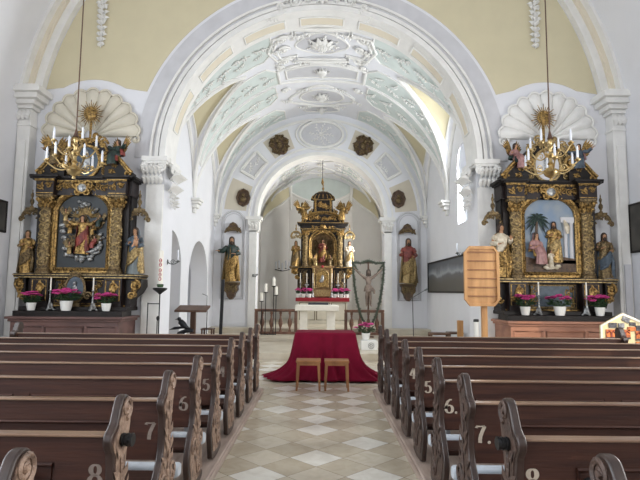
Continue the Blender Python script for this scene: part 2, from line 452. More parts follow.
# crown ornament over the chancel arch, hanging garlands
m = MB(fmap=ymap2)
rnd = random.Random(3)
for s in (-1, 1):
    for k in range(6): sprig(m, s*(.1+k*.17), 8.20+.05*sin(k)-.02*k*k, pi/2-s*(.6+.12*k), .3, .07, 6, rnd)
    scroll(m, s*.62, 8.16, .13, 0, 1.6, s, .035, .04); scroll(m, s*.95, 8.02, .09, 0, 1.6, -s, .03, .04)
rosette(m, 0, 8.25, .2, .09); rosette(m, .33, 8.22, .12, .07); rosette(m, -.33, 8.22, .12, .07)
tag(m.build('stucco_cartouche', M['stucco'], origin=(0,EY,8.0)), 'white stucco leaf cartouche over the crown of the chancel arch', 'stucco ornament')
for gx, gz0, gz1, side in ((-5.0, 7.08, 8.7, 'left'), (4.82, 7.14, 8.75, 'right')):
    m = MB(fmap=ymap); rnd = random.Random(5)
    z = gz0
    while z < gz1:
        q = .55+.45*min(1, (z-gz0)/.5)
        for s in (-1, 1): leafl(m, gx, z, pi/2+s*rnd.uniform(.7, 1.5), .17*q, .09, .07)
        scroll(m, gx+rnd.uniform(-.05, .05), z+.04, .06*q, rnd.uniform(0, 6), 1.3, 1, .02, .05, 10)
        leafl(m, gx, z+.1, -pi/2, .16, .09, .09); z += .125
    tag(m.build('stucco_garland', M['stucco'], origin=(gx,EY,gz0)), 'white stucco leaf garland hanging on the yellow wall above the %s side altar' % side, 'stucco ornament', 'stucco garlands beside the chancel arch')
# scallop shells over the side altars
for (sx, sz), side in zip(SHC, ('left', 'right')):
    m = MB(); nl = 11
    for k in range(nl):
        a = pi*(k+.5)/nl; c, s = cos(a), sin(a); R_ = 1.08
        rings = []
        for j in range(11):
            f = j/10; d = .16+f*(R_-.16); hw = d*math.tan(pi/nl/2)*.98
            lift = .05+.13*sin(pi*min(1, f*.9))
            if f > .86: hw *= sqrt(max(0.02, 1-((f-.86)/.16)**2))
            ring = []
            for q in range(7):
                e = -1+q/3; hgt = lift*(1-.38*e*e)*(1 if f < .95 else .7)
                ring.append((sx+d*c-e*hw*s, EY-hgt, sz+d*s+e*hw*c))
            rings.append(ring)
        m.loft(rings, False)
        rings2 = [[(p[0], EY-.002, p[2]) for p in r] for r in rings]
        for side_i in (0, 6): m.loft([[r[side_i] for r in rings], [r[side_i] for r in rings2]], False)
        m.add(rings[-1]+rings2[-1], [(i, i+1, 8+i, 7+i) for i in range(6)])
        pts = [(sx+(R_+.0)*c-e*R_*math.tan(pi/nl/2)*.9*s, EY-.06-.03*(1-e*e), sz+(R_+.015-.06*e*e)*s+e*R_*math.tan(pi/nl/2)*.9*c) for e in [-1+i/4 for i in range(9)]]
        pts = [(sx+(R_-.07+.09*(1-e*e))*c-e*R_*math.tan(pi/nl/2)*.9*s, EY-.08, sz+(R_-.07+.09*(1-e*e))*s+e*R_*math.tan(pi/nl/2)*.9*c) for e in [-1+i/4 for i in range(9)]]
        m.tube(pts, .025, 6)
    m.map = ymap; scroll(m, sx-.98, sz-.06, .12, 0, 1.3, 1, .035, .05); scroll(m, sx+.98, sz-.06, .12, pi, 1.3, -1, .035, .05)
    tag(m.build('stucco_shell', M['shellcream' if side == 'left' else 'stucco'], origin=(sx,EY,sz)), '%s stucco scallop shell on the wall above the %s side altar' % ('cream' if side == 'left' else 'white', side), 'stucco ornament', 'stucco shells above the side altars')
# capitals of the chancel arch
t = MB()
for s in (-1, 1):
    for (x0, x1, y0, y1) in ((AR-.10, AR+.46, EY-.20, EY), (AR-.12, AR+.02, EY, EYB)):
        t.box(s*x0, s*x1, y0, y1, SPR-.10, SPR); t.box(s*(x0+.03), s*(x1-.03), y0+.03, y1, SPR-.16, SPR-.10)
    t.map = lambda u, v, h: (u, EY-.06-h, v); rnd = random.Random(8)
    for k in range(5):
        x = s*(AR+.05+k*.09)
        leafl(t, x, SPR-.62, pi/2, .26, .12, .1); leafl(t, x+s*.03, SPR-.40, pi/2, .28, .12, .13)
    scroll(t, s*(AR+.04), SPR-.24, .10, pi/2, 1.5, s, .04, .1); scroll(t, s*(AR+.38), SPR-.24, .10, pi/2, 1.5, -s, .04, .1)
    t.map = lambda u, v, h: (s*(AR-.02-h), u, v)
    for k in range(5):
        yy = EY+.08+k*.14
        leafl(t, yy, SPR-.75, pi/2, .3, .14, .16); leafl(t, yy+.05, SPR-.48, pi/2, .3, .14, .2)
        scroll(t, yy, SPR-.25, .10, pi/2, 1.4, 1, .04, .14)
    for k in range(3): sprig(t, EY+.2+.16*k, SPR-.70, -pi/2+rnd.uniform(-.4, .4), .34, .12, 6, rnd)
    t.map = None
struct(t.build('trim_10', M['stucco']))
# corner pilasters of the nave
t = MB()
for s in (-1, 1):
    t.box(s*6.34, s*6.62, EY-.28, EY, 0, 5.15); t.box(s*6.28, s*6.62, EY-.36, EY, 0, .6); t.box(s*6.40, s*6.58, EY-.31, EY-.27, .9, 4.8)
    for k, (e, z0, z1) in enumerate(((.02, 5.12, 5.18), (.0, 5.18, 5.5), (.06, 5.5, 5.58), (.14, 5.58, 5.68), (.24, 5.68, 5.80), (.32, 5.80, 5.92), (.27, 5.92, 5.97))):
        t.box(s*(6.34-e), s*6.62, EY-.28-e, EY, z0, z1)
    t.map = lambda u, v, h: (u, EY-.28-h, v)
    for k in range(3): leafl(t, s*(6.40+.09*k), 5.48, -pi/2, .25, .13, .06)
    t.map = None
struct(t.build('trim_11', M['stucco'], bevel=.012))
# ------------------------------------------------------------------ chancel
BAY = [(EYB, 15.1), (15.1, AY)]
LZ = 2.25                       # rise of the wall arch
def wall_top():
    pts = []
    for (a, b) in BAY[::-1]:
        c = (a+b)/2; hw = (b-a)/2
        pts += [(c+hw*cos(pi*i/20), VZ+LZ*max(0, 1-abs(cos(pi*i/20))**1.7)**.62) for i in range(0 if not pts else 1, 21)]
    return pts
outl = [(EYB, 0), (AY, 0)]+wall_top()
oL = [arch_outline(13.08, .95, 0.0, 2.15), arch_outline(16.1, 1.25, 0.0, 1.85)]
# the openings reach the floor: cut them into the outline
outl_L = [(EYB, 0)]+oL[0]+oL[1]+[(AY, 0)]+wall_top()
w = MB(); holed_wall(w, outl_L, [], fx(-VR), 0, -.55); struct(w.build('wall_chancel_left', M['plaster']))
w = MB(); w.box(-VR-1.6, -VR-1.5, EYB, AY, 0, 4.2); w.box(-VR-1.5, -VR-.5, EYB-.0, AY, 3.6, 3.7); w.box(-VR-1.5, -VR-.55, EYB, EYB+.05, 0, 3.6); w.box(-VR-1.5, -VR-.55, AY-.05, AY, 0, 3.6)
struct(w.build('wall_side_aisle', M['plaster']))
CW = arch_outline(13.5, .55, 3.44, 5.0, 14)
w = MB(); holed_wall(w, outl, [CW], fx(VR), 0, .5); struct(w.build('wall_chancel_right', M['plaster']))
def glass_mat():
    m = bpy.data.materials.new('window_glass'); m.use_nodes = True
    nt = m.node_tree; b = nt.nodes['Principled BSDF']
    b.inputs['Base Color'].default_value = (.97,.98,1,1); b.inputs['Roughness'].default_value = 0.0
    b.inputs['Transmission Weight'].default_value = 1.0; b.inputs['IOR'].default_value = 1.02; b.inputs['Specular IOR Level'].default_value = .1
    return m
GL = glass_mat()
def window(n, X, sg, cy, half, z0, zs):
    g = MB()
    P = arch_outline(cy, half-.02, z0+.02, zs, 14)
    g.prismx(P, X+sg*.28, X+sg*.285)
    gl = struct(g.build('window_%d' % n, GL))
    f = MB()
    for z in [z0+.02]+[z0+(zs+half-z0)*k/4 for k in (1, 2, 3)]:
        hw = half if z < zs else sqrt(max(0, half**2-(z-zs)**2))
        f.box(X+sg*.25, X+sg*.31, cy-hw, cy+hw, z-.012, z+.012)
    for y in (cy-half/2.5, cy+half/2.5): f.box(X+sg*.25, X+sg*.31, y-.012, y+.012, z0, zs+half*.85)
    f.tube([(X+sg*.28, u, v) for u, v in P], .03, 5, True)
    f.build('window_frame', M['greyiron'], gl)
    return gl
window(1, VR, 1, 13.5, .55, 3.44, 5.0)
# vault: barrel between groins, with the lunette cells
AC = .83
def gl_(ph): t = min(1, abs(cos(ph))); return max(0.0, 1-t**1.25)**.8
def gw_(ph): t = min(1, abs(cos(ph))); return max(0.0, 1-t**1.7)**.62
def wd_of(a):
    g = min(1.0, sin(a)/AC); t = (max(0.0, 1-g**1.25))**.8
    return 1.55*(1-t)
def barrel(a, y, h=0.0): return (-(VR-h)*cos(a), y, VZ+(VR-h)*sin(a))
vb = MB(); vc = MB()
NA = 24
for (y0, y1) in BAY:
    c = (y0+y1)/2; hw = (y1-y0)/2
    rings = []; cellL = []
    for i in range(33):
        ph = pi*i/32; y = c-hw*cos(ph); ga = math.asin(AC*gl_(ph))
        rings.append([barrel(ga+(pi-2*ga)*k/NA, y) for k in range(NA+1)])
        cellL.append((y, ph, ga))
    vb.loft(rings, False)
    for sg in (0, 1):
        rr = []
        for y, ph, ga in cellL:
            W = Vector((-VR, y, VZ+LZ*gw_(ph))); G = Vector(barrel(ga, y)); ring = []
            for k in range(7):
                f = k/6; p = W.lerp(G, f); p.z += .10*sin(pi*f)*sin(ph)
                if sg: p.x = -p.x
                ring.append(p)
            rr.append(ring)
        vc.loft(rr, False)
struct(vb.build('ceiling_chancel', M['plaster'], smooth=60))
struct(vc.build('ceiling_lunettes', M['cream'], smooth=60))
# ribs and white borders along the groins and wall arches
t = MB(); t2 = MB()
for (y0, y1) in BAY:
    c = (y0+y1)/2; hw = (y1-y0)/2
    for sg in (-1, 1):
        G = []; Wl = []; In = []
        for i in range(37):
            ph = pi*i/36; y = c-hw*cos(ph); ga = math.asin(AC*gl_(ph)); g = barrel(ga, y, .02)
            wv = (-VR, y, VZ+LZ*gw_(ph))
            G.append((-sg*g[0]*-1 if False else (g[0] if sg < 0 else -g[0]), g[1], g[2]))
            x = -VR+.03
            Wl.append((x if sg < 0 else -x, wv[1], wv[2]))
        t.tube(G, .055, 6)
        t.tube(Wl, .06, 6)
        # broad flat bands beside them
        n = len(G)
        for A, B, fr in ((G, Wl, .22), (Wl, G, .2)):
            ra = []
            for i in range(n):
                a = Vector(A[i]); b = Vector(B[i]); d = b-a; f = min(.8, .17/max(d.length, .18))
                z = Vector((0, 0, .07*sin(pi*f)*sin(pi*i/36)))
                ra.append([a+Vector((0,0,-.015)), a+d*f*.5+z-Vector((0,0,.012)), a+d*f+z-Vector((0,0,.015))])
            t2.loft(ra, False)
            t.tube([r[2] for r in ra][2:-2], .025, 5)
struct(t.build('trim_12', M['stucco'])); struct(t2.build('trim_13', M['plaster'], smooth=60))
# stucco fields of the vault. parameters: u = arc length from the crown (left negative), v = y
def vm(u, v, h): return barrel(pi/2+u/VR, v, h)
def fan(y0, sgn, half):
    """mint field beside the transverse line y0, on side sgn of it"""
    pts = []; lo = radians(16); hi = radians(half)
    A = [lo+(hi-lo)*i/12 for i in range(13)]
    inner = []; outer = []
    for a in A:
        wd = min(wd_of(a), 1.42)-.15
        u = -(pi/2-a)*VR
        inner.append((u, y0+sgn*.07)); outer.append((u, y0+sgn*max(wd, .085)))
    k = len(A)-1
    outer[-1] = (outer[-1][0], y0+sgn*(1.25-.35)); 
    return inner+outer[::-1]
mi = MB(); fr = MB(fmap=vm); rnd = random.Random(11)
for y0, sgn, half in ((EYB, 1, 70), (15.1, -1, 70), (15.1, 1, 68), (AY, -1, 70)):
    poly = fan(y0, sgn, half)
    for s in (1, -1):
        P = [(u*s, v) for u, v in poly]
        if s < 0: P = P[::-1]
        mi.plate(P, vm, 0, .012, (.3, None)); frame2(fr, P, vm, .024, .014)
        for (a, L) in ((65, .42), (57, .5), (48, .46), (40, .4), (32, .3)):
            u = -(pi/2-radians(a))*VR*s; wd = min(1.2, wd_of(radians(a)))
            sprig(fr, u+.25*s, y0+sgn*(.1+wd*.42), pi/2+s*(pi/2+.25*sgn), L, .055, 8, rnd)
            sprig(fr, u+.05*s, y0+sgn*(.1+wd*.55), pi/2+s*(pi/2-.7*sgn), L*.7, .05, 7, rnd)
struct(mi.build('trim_14', M['mint'], smooth=60))
# central panels
gf = MB()
def ell2(cy, ru, rv, n=32, lob=0):
    return [((ru*(1+lob*cos(4*a)))*cos(a), cy+rv*(1+lob*cos(4*a))*sin(a)) for a in [2*pi*i/n for i in range(n)]]
cross = [(-1.25,12.75),(-.75,12.75),(-.75,12.45),(.75,12.45),(.75,12.75),(1.25,12.75),(1.45,13.3),(1.25,13.95),(.75,13.95),(.75,14.2),(-.75,14.2),(-.75,13.95),(-1.25,13.95),(-1.45,13.3)]
cross = [(u, v-.42) for u, v in cross]
frame2(fr, cross, vm, .04, .025); frame2(fr, [(u*.9, 12.88+(v-12.88)*.88) for u, v in cross], vm, .03, .025)
P = ell2(12.92, .66, .55, 32, .06); gf.plate(P, vm, 0, .014, (.2, None)); frame2(fr, P, vm, .03)
lens = [(u, 14.30-.10*cos(u/1.1*pi/2)) for u in [-1.05+2.1*i/12 for i in range(13)]]+[(u, 14.86+.2*cos(u/1.05*pi/2)) for u in [1.05-2.1*i/12 for i in range(13)]]
gf.plate(lens, vm, 0, .014, (.2, None)); frame2(fr, lens, vm, .035); frame2(fr, [(u*1.22, 14.6+(v-14.6)*1.5) for u, v in lens], vm, .045, .03)
P = ell2(16.55, .72, .55); gf.plate(P, vm, 0, .014, (.2, None)); frame2(fr, P, vm, .035)
frame2(fr, ell2(16.55, 1.0, .82, 40, .09), vm, .045, .03)
P = ell2(17.75, .62, .3); gf.plate(P, vm, 0, .014, (.2, None)); frame2(fr, P, vm, .035)
struct(gf.build('trim_15', M['greyfield'], smooth=60))
for cy, r in ((12.92, .36), (14.62, .2), (16.55, .26), (17.75, .16)):
    rosette(fr, 0, cy, r, .1, 10); rosette(fr, 0, cy+.02, r*.55, .14, 8)
    for k in range(6): sprig(fr, 0, cy, 2*pi*k/6+.3, r*1.2, .05, 6, rnd)
for s in (-1, 1):
    for v in (12.4, 12.95, 13.6): 
        scroll(fr, s*1.02, v, .17, 0, 1.5, s, .04, .05); sprig(fr, s*.98, v, pi/2-s*pi/2, .35, .09, 6, rnd)
    scroll(fr, s*1.2, 13.95, .12, 0, 1.5, s, .035, .05); scroll(fr, s*1.15, 15.6, .15, 0, 1.5, s, .035, .05)
    sprig(fr, s*.95, 16.5, pi/2-s*pi/2, .4, .09, 6, rnd); sprig(fr, s*.3, 15.75, pi/2-s*1.2, .5, .08, 6, rnd); sprig(fr, s*.2, 12.3, pi/2-s*1.4, .6, .08, 6, rnd)
    sprig(fr, s*.2, 13.9, pi/2-s*1.5, .6, .08, 6, rnd); sprig(fr, s*.3, 17.35, pi/2-s*1.5, .5, .08, 6, rnd)
struct(fr.build('trim_16', M['stucco']))
# corbels
t = MB()
for s in (-1, 1):
    for y, q in ((15.1, 1.0), (AY-.12, .8)):
        X = s*VR
        for e, z0, z1 in ((.26, 4.18, 4.26), (.22, 4.10, 4.18), (.16, 3.98, 4.10), (.09, 3.84, 3.98)):
            t.box(X, X-s*e*q, y-e*q*.95, y+e*q*.95, z0, z1)
struct(t.build('trim_17', M['stucco'], bevel=.02))
# ------------------------------------------------------------------ apse arch wall
w = MB(); na = 40
inn = [(-APR, z) for z in (0, 1.5, 3.0)]+[(-APR*cos(pi*i/na), APZ+APR*sin(pi*i/na)) for i in range(na+1)]+[(APR, z) for z in (3.0, 1.5, 0)]
out = [(-VR-.2, z) for z in (0, 1.5, 3.0)]+[(-(VR+.2)*cos(pi*i/na), VZ+(VR+.2)*sin(pi*i/na)) for i in range(na+1)]+[(VR+.2, z) for z in (3.0, 1.5, 0)]
strip_wall(w, inn, out, AY, AYB)
struct(w.build('wall_apse_arch', M['plaster']))
amap = lambda u, v, h: (u, AY-h, v)
t = MB()
arc_band(t, APR-.012, 2.36, APZ, AY-.07, AYB+.01); arc_band(t, 2.52, 2.58, APZ, AY-.05, AY); arc_band(t, 3.52, 3.6, APZ, AY-.05, AY)
for s in (-1, 1):
    t.box(s*APR, s*(APR+.26), AY-.08, AY, .17, APZ-.5)
    for e, z0, z1 in ((.0, 3.66, 3.72), (.03, 3.72, 4.02), (.06, 4.02, 4.08), (.12, 4.08, 4.2)): t.box(s*(APR-.05-e), s*(APR+.26+e), AY-.08-e, AY+.3, z0, z1)
    t.map = lambda u, v, h: (u, AY-.11-h, v)
    for k in range(3): leafl(t, s*(APR+.03+k*.1), 3.74, pi/2, .26, .11, .09)
    scroll(t, s*(APR+.0), 3.96, .07, 0, 1.3, 1, .03, .08); scroll(t, s*(APR+.25), 3.96, .07, 0, 1.3, -1, .03, .08)
    t.map = None
struct(t.build('trim_18', M['stucco']))
# panels on the apse arch: medallion, cartouche fields, mint cushions, bust fields
def pol(a, r): return (r*cos(a), APZ+r*sin(a))
def seg(a0, a1, r0, r1, n=8): return [pol(a0+(a1-a0)*i/n, r1) for i in range(n+1)]+[pol(a1+(a0-a1)*i/n, r0) for i in range(n+1)]
mm = MB(); cc = MB(); ff = MB()
P = [(.78*cos(a), 7.22+.48*sin(a)) for a in [2*pi*i/32 for i in range(32)]]
mm.plate(P, amap, 0, .012); frame2(ff, P, amap, .05, .03); frame2(ff, [(u*1.18, 7.22+(v-7.22)*1.2) for u, v in P], amap, .03, .02)
for s in (-1, 1):
    an = lambda d: pi/2-s*radians(d)
    P = seg(an(21), an(38), 2.68, 3.42); cc.plate(P, amap, 0, .01); 
    P = [(u, v) for u, v in seg(an(44.5), an(60), 2.74, 3.30)]; mm.plate(P, amap, 0, .012); frame2(ff, P, amap, .06, .03)
    P = seg(an(66), an(85.5), 2.66, 3.44); cc.plate(P, amap, 0, .01)
struct(mm.build('trim_19', M['greyfield'], smooth=0)); struct(cc.build('trim_20', M['beige'], smooth=0))
ff.map = amap
rosette(ff, 0, 7.22, .12, .04, 8)
for k in range(8): sprig(ff, .1*cos(k*pi/4), 7.22+.1*sin(k*pi/4), k*pi/4, .32, .03, 5, rnd)
for s in (-1, 1):
    for k in range(2):
        q = pol(pi/2-s*radians(49+6*k), 3.02); sprig(ff, q[0]-.1, q[1]-.15, pi/2+.4*s, .36, .03, 6, rnd)
ff.map = None
# niche frames with the apostles
fn = MB()
for s, cx in ((-1, -3.08), (1, 3.12)):
    P = [(cx-.40, 1.30), (cx+.40, 1.30), (cx+.40, 4.0)]+arc(cx, 4.0, .40, 0, pi, 14)[1:-1]+[(cx-.40, 4.0)]
    frame2(fn, P, amap, .035, .015); frame2(fn, [(cx+(u-cx)*.84, 2.7+(v-2.7)*.95) for u, v in P], amap, .015, .01)
struct(ff.build('trim_21', M['stucco'])); struct(fn.build('trim_23', M['greystucco']))
# ------------------------------------------------------------------ apse
AW = 2.6; AH = 4.2; AE = 23.6; ABAY = [(AYB, 21.1), (21.1, 23.3)]; AL = 1.35
def gp_(t): return max(0.0, 1-abs(t)**1.3)**.75
def apse_top():
    pts = []
    for a, b in ABAY[::-1]:
        c = (a+b)/2; hw = (b-a)/2
        pts += [(c+hw*cos(pi*i/20), AH+AL*gp_(cos(pi*i/20))) for i in range(0 if not pts else 1, 21)]
    return pts
aout = [(AYB, 0), (23.3, 0)]+apse_top()
w = MB(); holed_wall(w, aout, [], fx(-AW), 0, -.3); struct(w.build('wall_apse_left', M['apsewall']))
w = MB(); holed_wall(w, aout, [arch_outline(20.0, .5, 2.4, 4.3, 12)], fx(AW), 0, .3); struct(w.build('wall_apse_right', M['apsewall']))
w = MB()
P = [(-AW-.2,22.35),(-1.45,AE),(1.45,AE),(AW+.2,22.35)]; Q = [(AW+.4,22.5),(1.5,AE+.2),(-1.5,AE+.2),(-AW-.4,22.5)]
w.loft([[(x, y, z) for x, y in P+Q] for z in (0, 6.9)]); struct(w.build('wall_apse', M['apsewall']))
window(2, AW, 1, 20.0, .5, 2.4, 4.3)
def bar2(a, y, h=0): return (-(AW-h)*cos(a), y, AH+(AW-h)*sin(a))
v = MB(); vc = MB(); t = MB(); am_ = MB()
am = lambda u, v_, h: bar2(pi/2+u/AW, v_, h)
for (y0, y1) in ABAY:
    rings = []; cells = []
    for i in range(33):
        tt = -cos(pi*i/32); y = (y0+y1)/2+(y1-y0)/2*tt; ga = math.asin(.80*gp_(tt))
        rings.append([bar2(ga+(pi-2*ga)*k/20, y) for k in range(21)]); cells.append((y, gp_(tt), ga))
    v.loft(rings, False)
    for sg in (-1, 1):
        rr = []; G = []; W_ = []
        for y, g, ga in cells:
            Wp = Vector((-AW, y, AH+AL*g)); Gp = Vector(bar2(ga, y, .01))
            ring = [Wp.lerp(Gp, k/4) for k in range(5)]
            if sg > 0: ring = [Vector((-p.x, p.y, p.z)) for p in ring]
            rr.append(ring); G.append(ring[-1]); W_.append(ring[0])
        vc.loft(rr, False); t.tube(G, .06, 6); t.tube(W_, .06, 6)
        ra = []
        for a_, b_ in zip(G, W_):
            d = b_-a_; f = min(.8, .16/max(d.length, .17)); ra.append([a_+Vector((0,0,-.012)), a_+d*f+Vector((0,0,-.012))])
        t.loft(ra, False)
w = MB(); w.loft([[bar2(pi*k/20, y) for k in range(21)] for y in (23.3, AE+.1)], False); v.add(w.v, w.f)
struct(v.build('ceiling_apse', M['plaster'], smooth=60)); struct(vc.build('ceiling_apse_lunettes', M['cream'], smooth=60))
t.map = am
for s in (-1, 1):
    for k, vv in enumerate((19.15, 19.5, 20.4, 20.9, 21.3, 21.9, 22.6)):
        sprig(t, s*.55, vv, pi/2-s*1.5, .6, .06, 8, rnd); sprig(t, s*1.25, vv+.1, pi/2-s*1.3, .5, .06, 7, rnd)
    for vv in (19.2, 20.95, 21.3): sprig(t, s*2.0, vv, pi/2-s*1.5, .5, .06, 7, rnd); scroll(t, s*1.7, vv, .1, 0, 1.4, s, .03, .04)
for vv in (19.3, 20.0, 20.9, 21.9, 22.8): rosette(t, 0, vv, .24, .07)
t.map = None
for cy in (20.0, 22.1): frame2(t, [(u*.8, cy+(v_-16.55)*.9) for u, v_ in ell2(16.55, .75, .6, 32, .08)], am, .035, .02)
for s in (-1, 1):
    for y0, y1, in ((AYB+.06, 19.75), (20.45, 21.05), (21.15, 21.9), (22.4, 23.0)):
        P = [(s*.9, y0), (s*.9, y1), (s*1.9, (y0 if y0 in (AYB+.06, 21.15) else y1)+(.22 if y0 in (AYB+.06, 21.15) else -.22)), (s*1.9, y0 if y0 in (AYB+.06, 21.15) else y1)]
        if s < 0: P = P[::-1]
        am_.plate(P, am, 0, .01, (.2, None))
# crescents of the end lunettes
yl = MB(); en_ = MB()
def bz(x): return AH+sqrt(max(0, AW*AW-x*x))
for s in (-1, 1):
    def cham(f, h): x = -2.52+f*1.07; return Vector((s*abs(x), 22.40+f*1.2, 0))+Vector((-s*.75, -.66, 0))*h
    up = []; lo = []
    for i in range(13):
        f = i/12; p = cham(f, .02); z = bz(abs(p.x)); up.append(Vector((p.x, p.y, z+.05))); lo.append(Vector((p.x, p.y, max(4.25, z-.62*sin(pi*min(1, .15+f*.55))))))
    yl.loft([up, lo], False); t.tube(lo, .05, 6)
    t.tube([(s*1.42, AE-.02, 6.4), (s*1.38, AE-.03, 5.9), (s*1.36, AE-.03, 5.3)], [.10,.07,.04], 6)
up = []; lo = []
for i in range(21):
    x = -1.4+2.8*i/20; up.append((x, AE-.012, bz(x)+.05)); lo.append((x, AE-.012, 5.65+.45*abs(x/1.4)**2))
en_.loft([up, lo], False); t.tube(lo, .05, 6)
struct(yl.build('trim_25', M['cream'])); struct(en_.build('trim_26', M['mint']))
struct(t.build('trim_22', M['stucco'])); struct(am_.build('trim_24', M['mint'], smooth=60))
# ------------------------------------------------------------------ pews
def text_mesh(ch, size, depth=.002):
    cu = bpy.data.curves.new('t', 'FONT'); cu.body = ch; cu.size = size; cu.extrude = depth; cu.align_x = 'CENTER'; cu.align_y = 'CENTER'
    o = bpy.data.objects.new('t', cu); C.objects.link(o); bpy.context.view_layer.update()
    dg = bpy.context.evaluated_depsgraph_get(); me = bpy.data.meshes.new_from_object(o.evaluated_get(dg))
    bpy.data.objects.remove(o); bpy.data.curves.remove(cu)
    vs = [v.co.copy() for v in me.vertices]; fs = [list(p.vertices) for p in me.polygons]; bpy.data.meshes.remove(me)
    return vs, fs
def write(mb, ch, x, y, z, size, sx=1.0):
    """lettering facing the nave (-y)"""
    vs, fs = text_mesh(ch, size)
    mb.add([(x+v.x*sx, y-v.z, z+v.y) for v in vs], fs)
def _arcp(cx, cy, rx, ry, a0, a1, n=14): return [(cx+rx*cos(radians(a0+(a1-a0)*i/n)), cy+ry*sin(radians(a0+(a1-a0)*i/n))) for i in range(n+1)]
DIG = {'8': [_arcp(0, .26, .19, .21, -90, 270, 24), _arcp(0, -.24, .25, .26, 90, 450, 24)],
       '7': [[(-.24,.34),(-.22,.44),(.0,.43),(.25,.46)], [(.25,.46),(.12,.2),(.0,-.08),(-.04,-.3),(-.05,-.5)]],
       '6': [_arcp(.0, -.22, .24, .27, 180, 540, 24), [(-.24,-.2),(-.22,.05),(-.12,.3),(.06,.45),(.2,.44)]],
       '5': [[(-.16,.48),(.05,.45),(.22,.5)], [(-.16,.48),(-.19,.06)], [(-.19,.06)]+_arcp(-.02, -.18, .25, .29, 125, -150, 18)],
       '4': [[(.06,.5),(-.1,.2),(-.28,-.18)], [(-.28,-.18),(.26,-.18)], [(.1,.5),(.1,0),(.1,-.5)], [(-.02,-.5),(.22,-.5)]]}
def painted_digit(mb, ch, x, y, z, size):
    for st in DIG[ch]:
        P = [Vector((p[0]*size, p[1]*size)) for p in st]; L = []; R = []
        for i, p in enumerate(P):
            d = P[min(i+1, len(P)-1)]-P[max(i-1, 0)]
            d = d.normalized() if d.length > 0 else Vector((0, 1)); n = Vector((-d.y, d.x)); w_ = size*(.035+.075*abs(d.y)**1.5)
            L.append(p+n*w_); R.append(p-n*w_)
        n = len(P); vs = [(x+q.x, y-.0015, z+q.y) for q in L+R]+[(x+q.x, y, z+q.y) for q in L+R]
        fs = []
        for i in range(n-1): fs += [(i, i+1, n+i+1, n+i), (2*n+i, 3*n+i, 3*n+i+1, 2*n+i+1), (i, 2*n+i, 2*n+i+1, i+1), (n+i, n+i+1, 3*n+i+1, 3*n+i)]
        mb.add(vs, fs)
# end profile, (y from ledge, z): S-shaped with a scrolled head
END = [(-.10,0),(.31,0),(.31,.09),(.27,.12),(.27,.20),(.24,.29),(.16,.37),(.115,.46),(.11,.58),(.11,.68),(.12,.80),(.14,.88),(.165,.95),(.165,1.02),(.14,1.07),(.10,1.085),(.055,1.075),
       (.03,1.04),(.01,1.0),(-.01,.96),(-.035,.945),(-.065,.93),(-.075,.89),(-.055,.855),(-.03,.83),(-.02,.74),(-.02,.62),(-.05,.54),(-.11,.47),(-.16,.37),(-.18,.27),(-.15,.17),(-.12,.10)]
def smooth_poly(P, it=2):
    for _ in range(it):
        Q = []
        for i in range(len(P)):
            a = P[i]; b = P[(i+1) % len(P)]
            Q += [(a[0]*.75+b[0]*.25, a[1]*.75+b[1]*.25), (a[0]*.25+b[0]*.75, a[1]*.25+b[1]*.75)]
        P = Q
    return P
END = [(u, v-.07*min(1, v/.7)) for u, v in END]
ENDS = smooth_poly(END, 2)
XI = .935; XE = .978; XO = 5.75
PLAT = .07
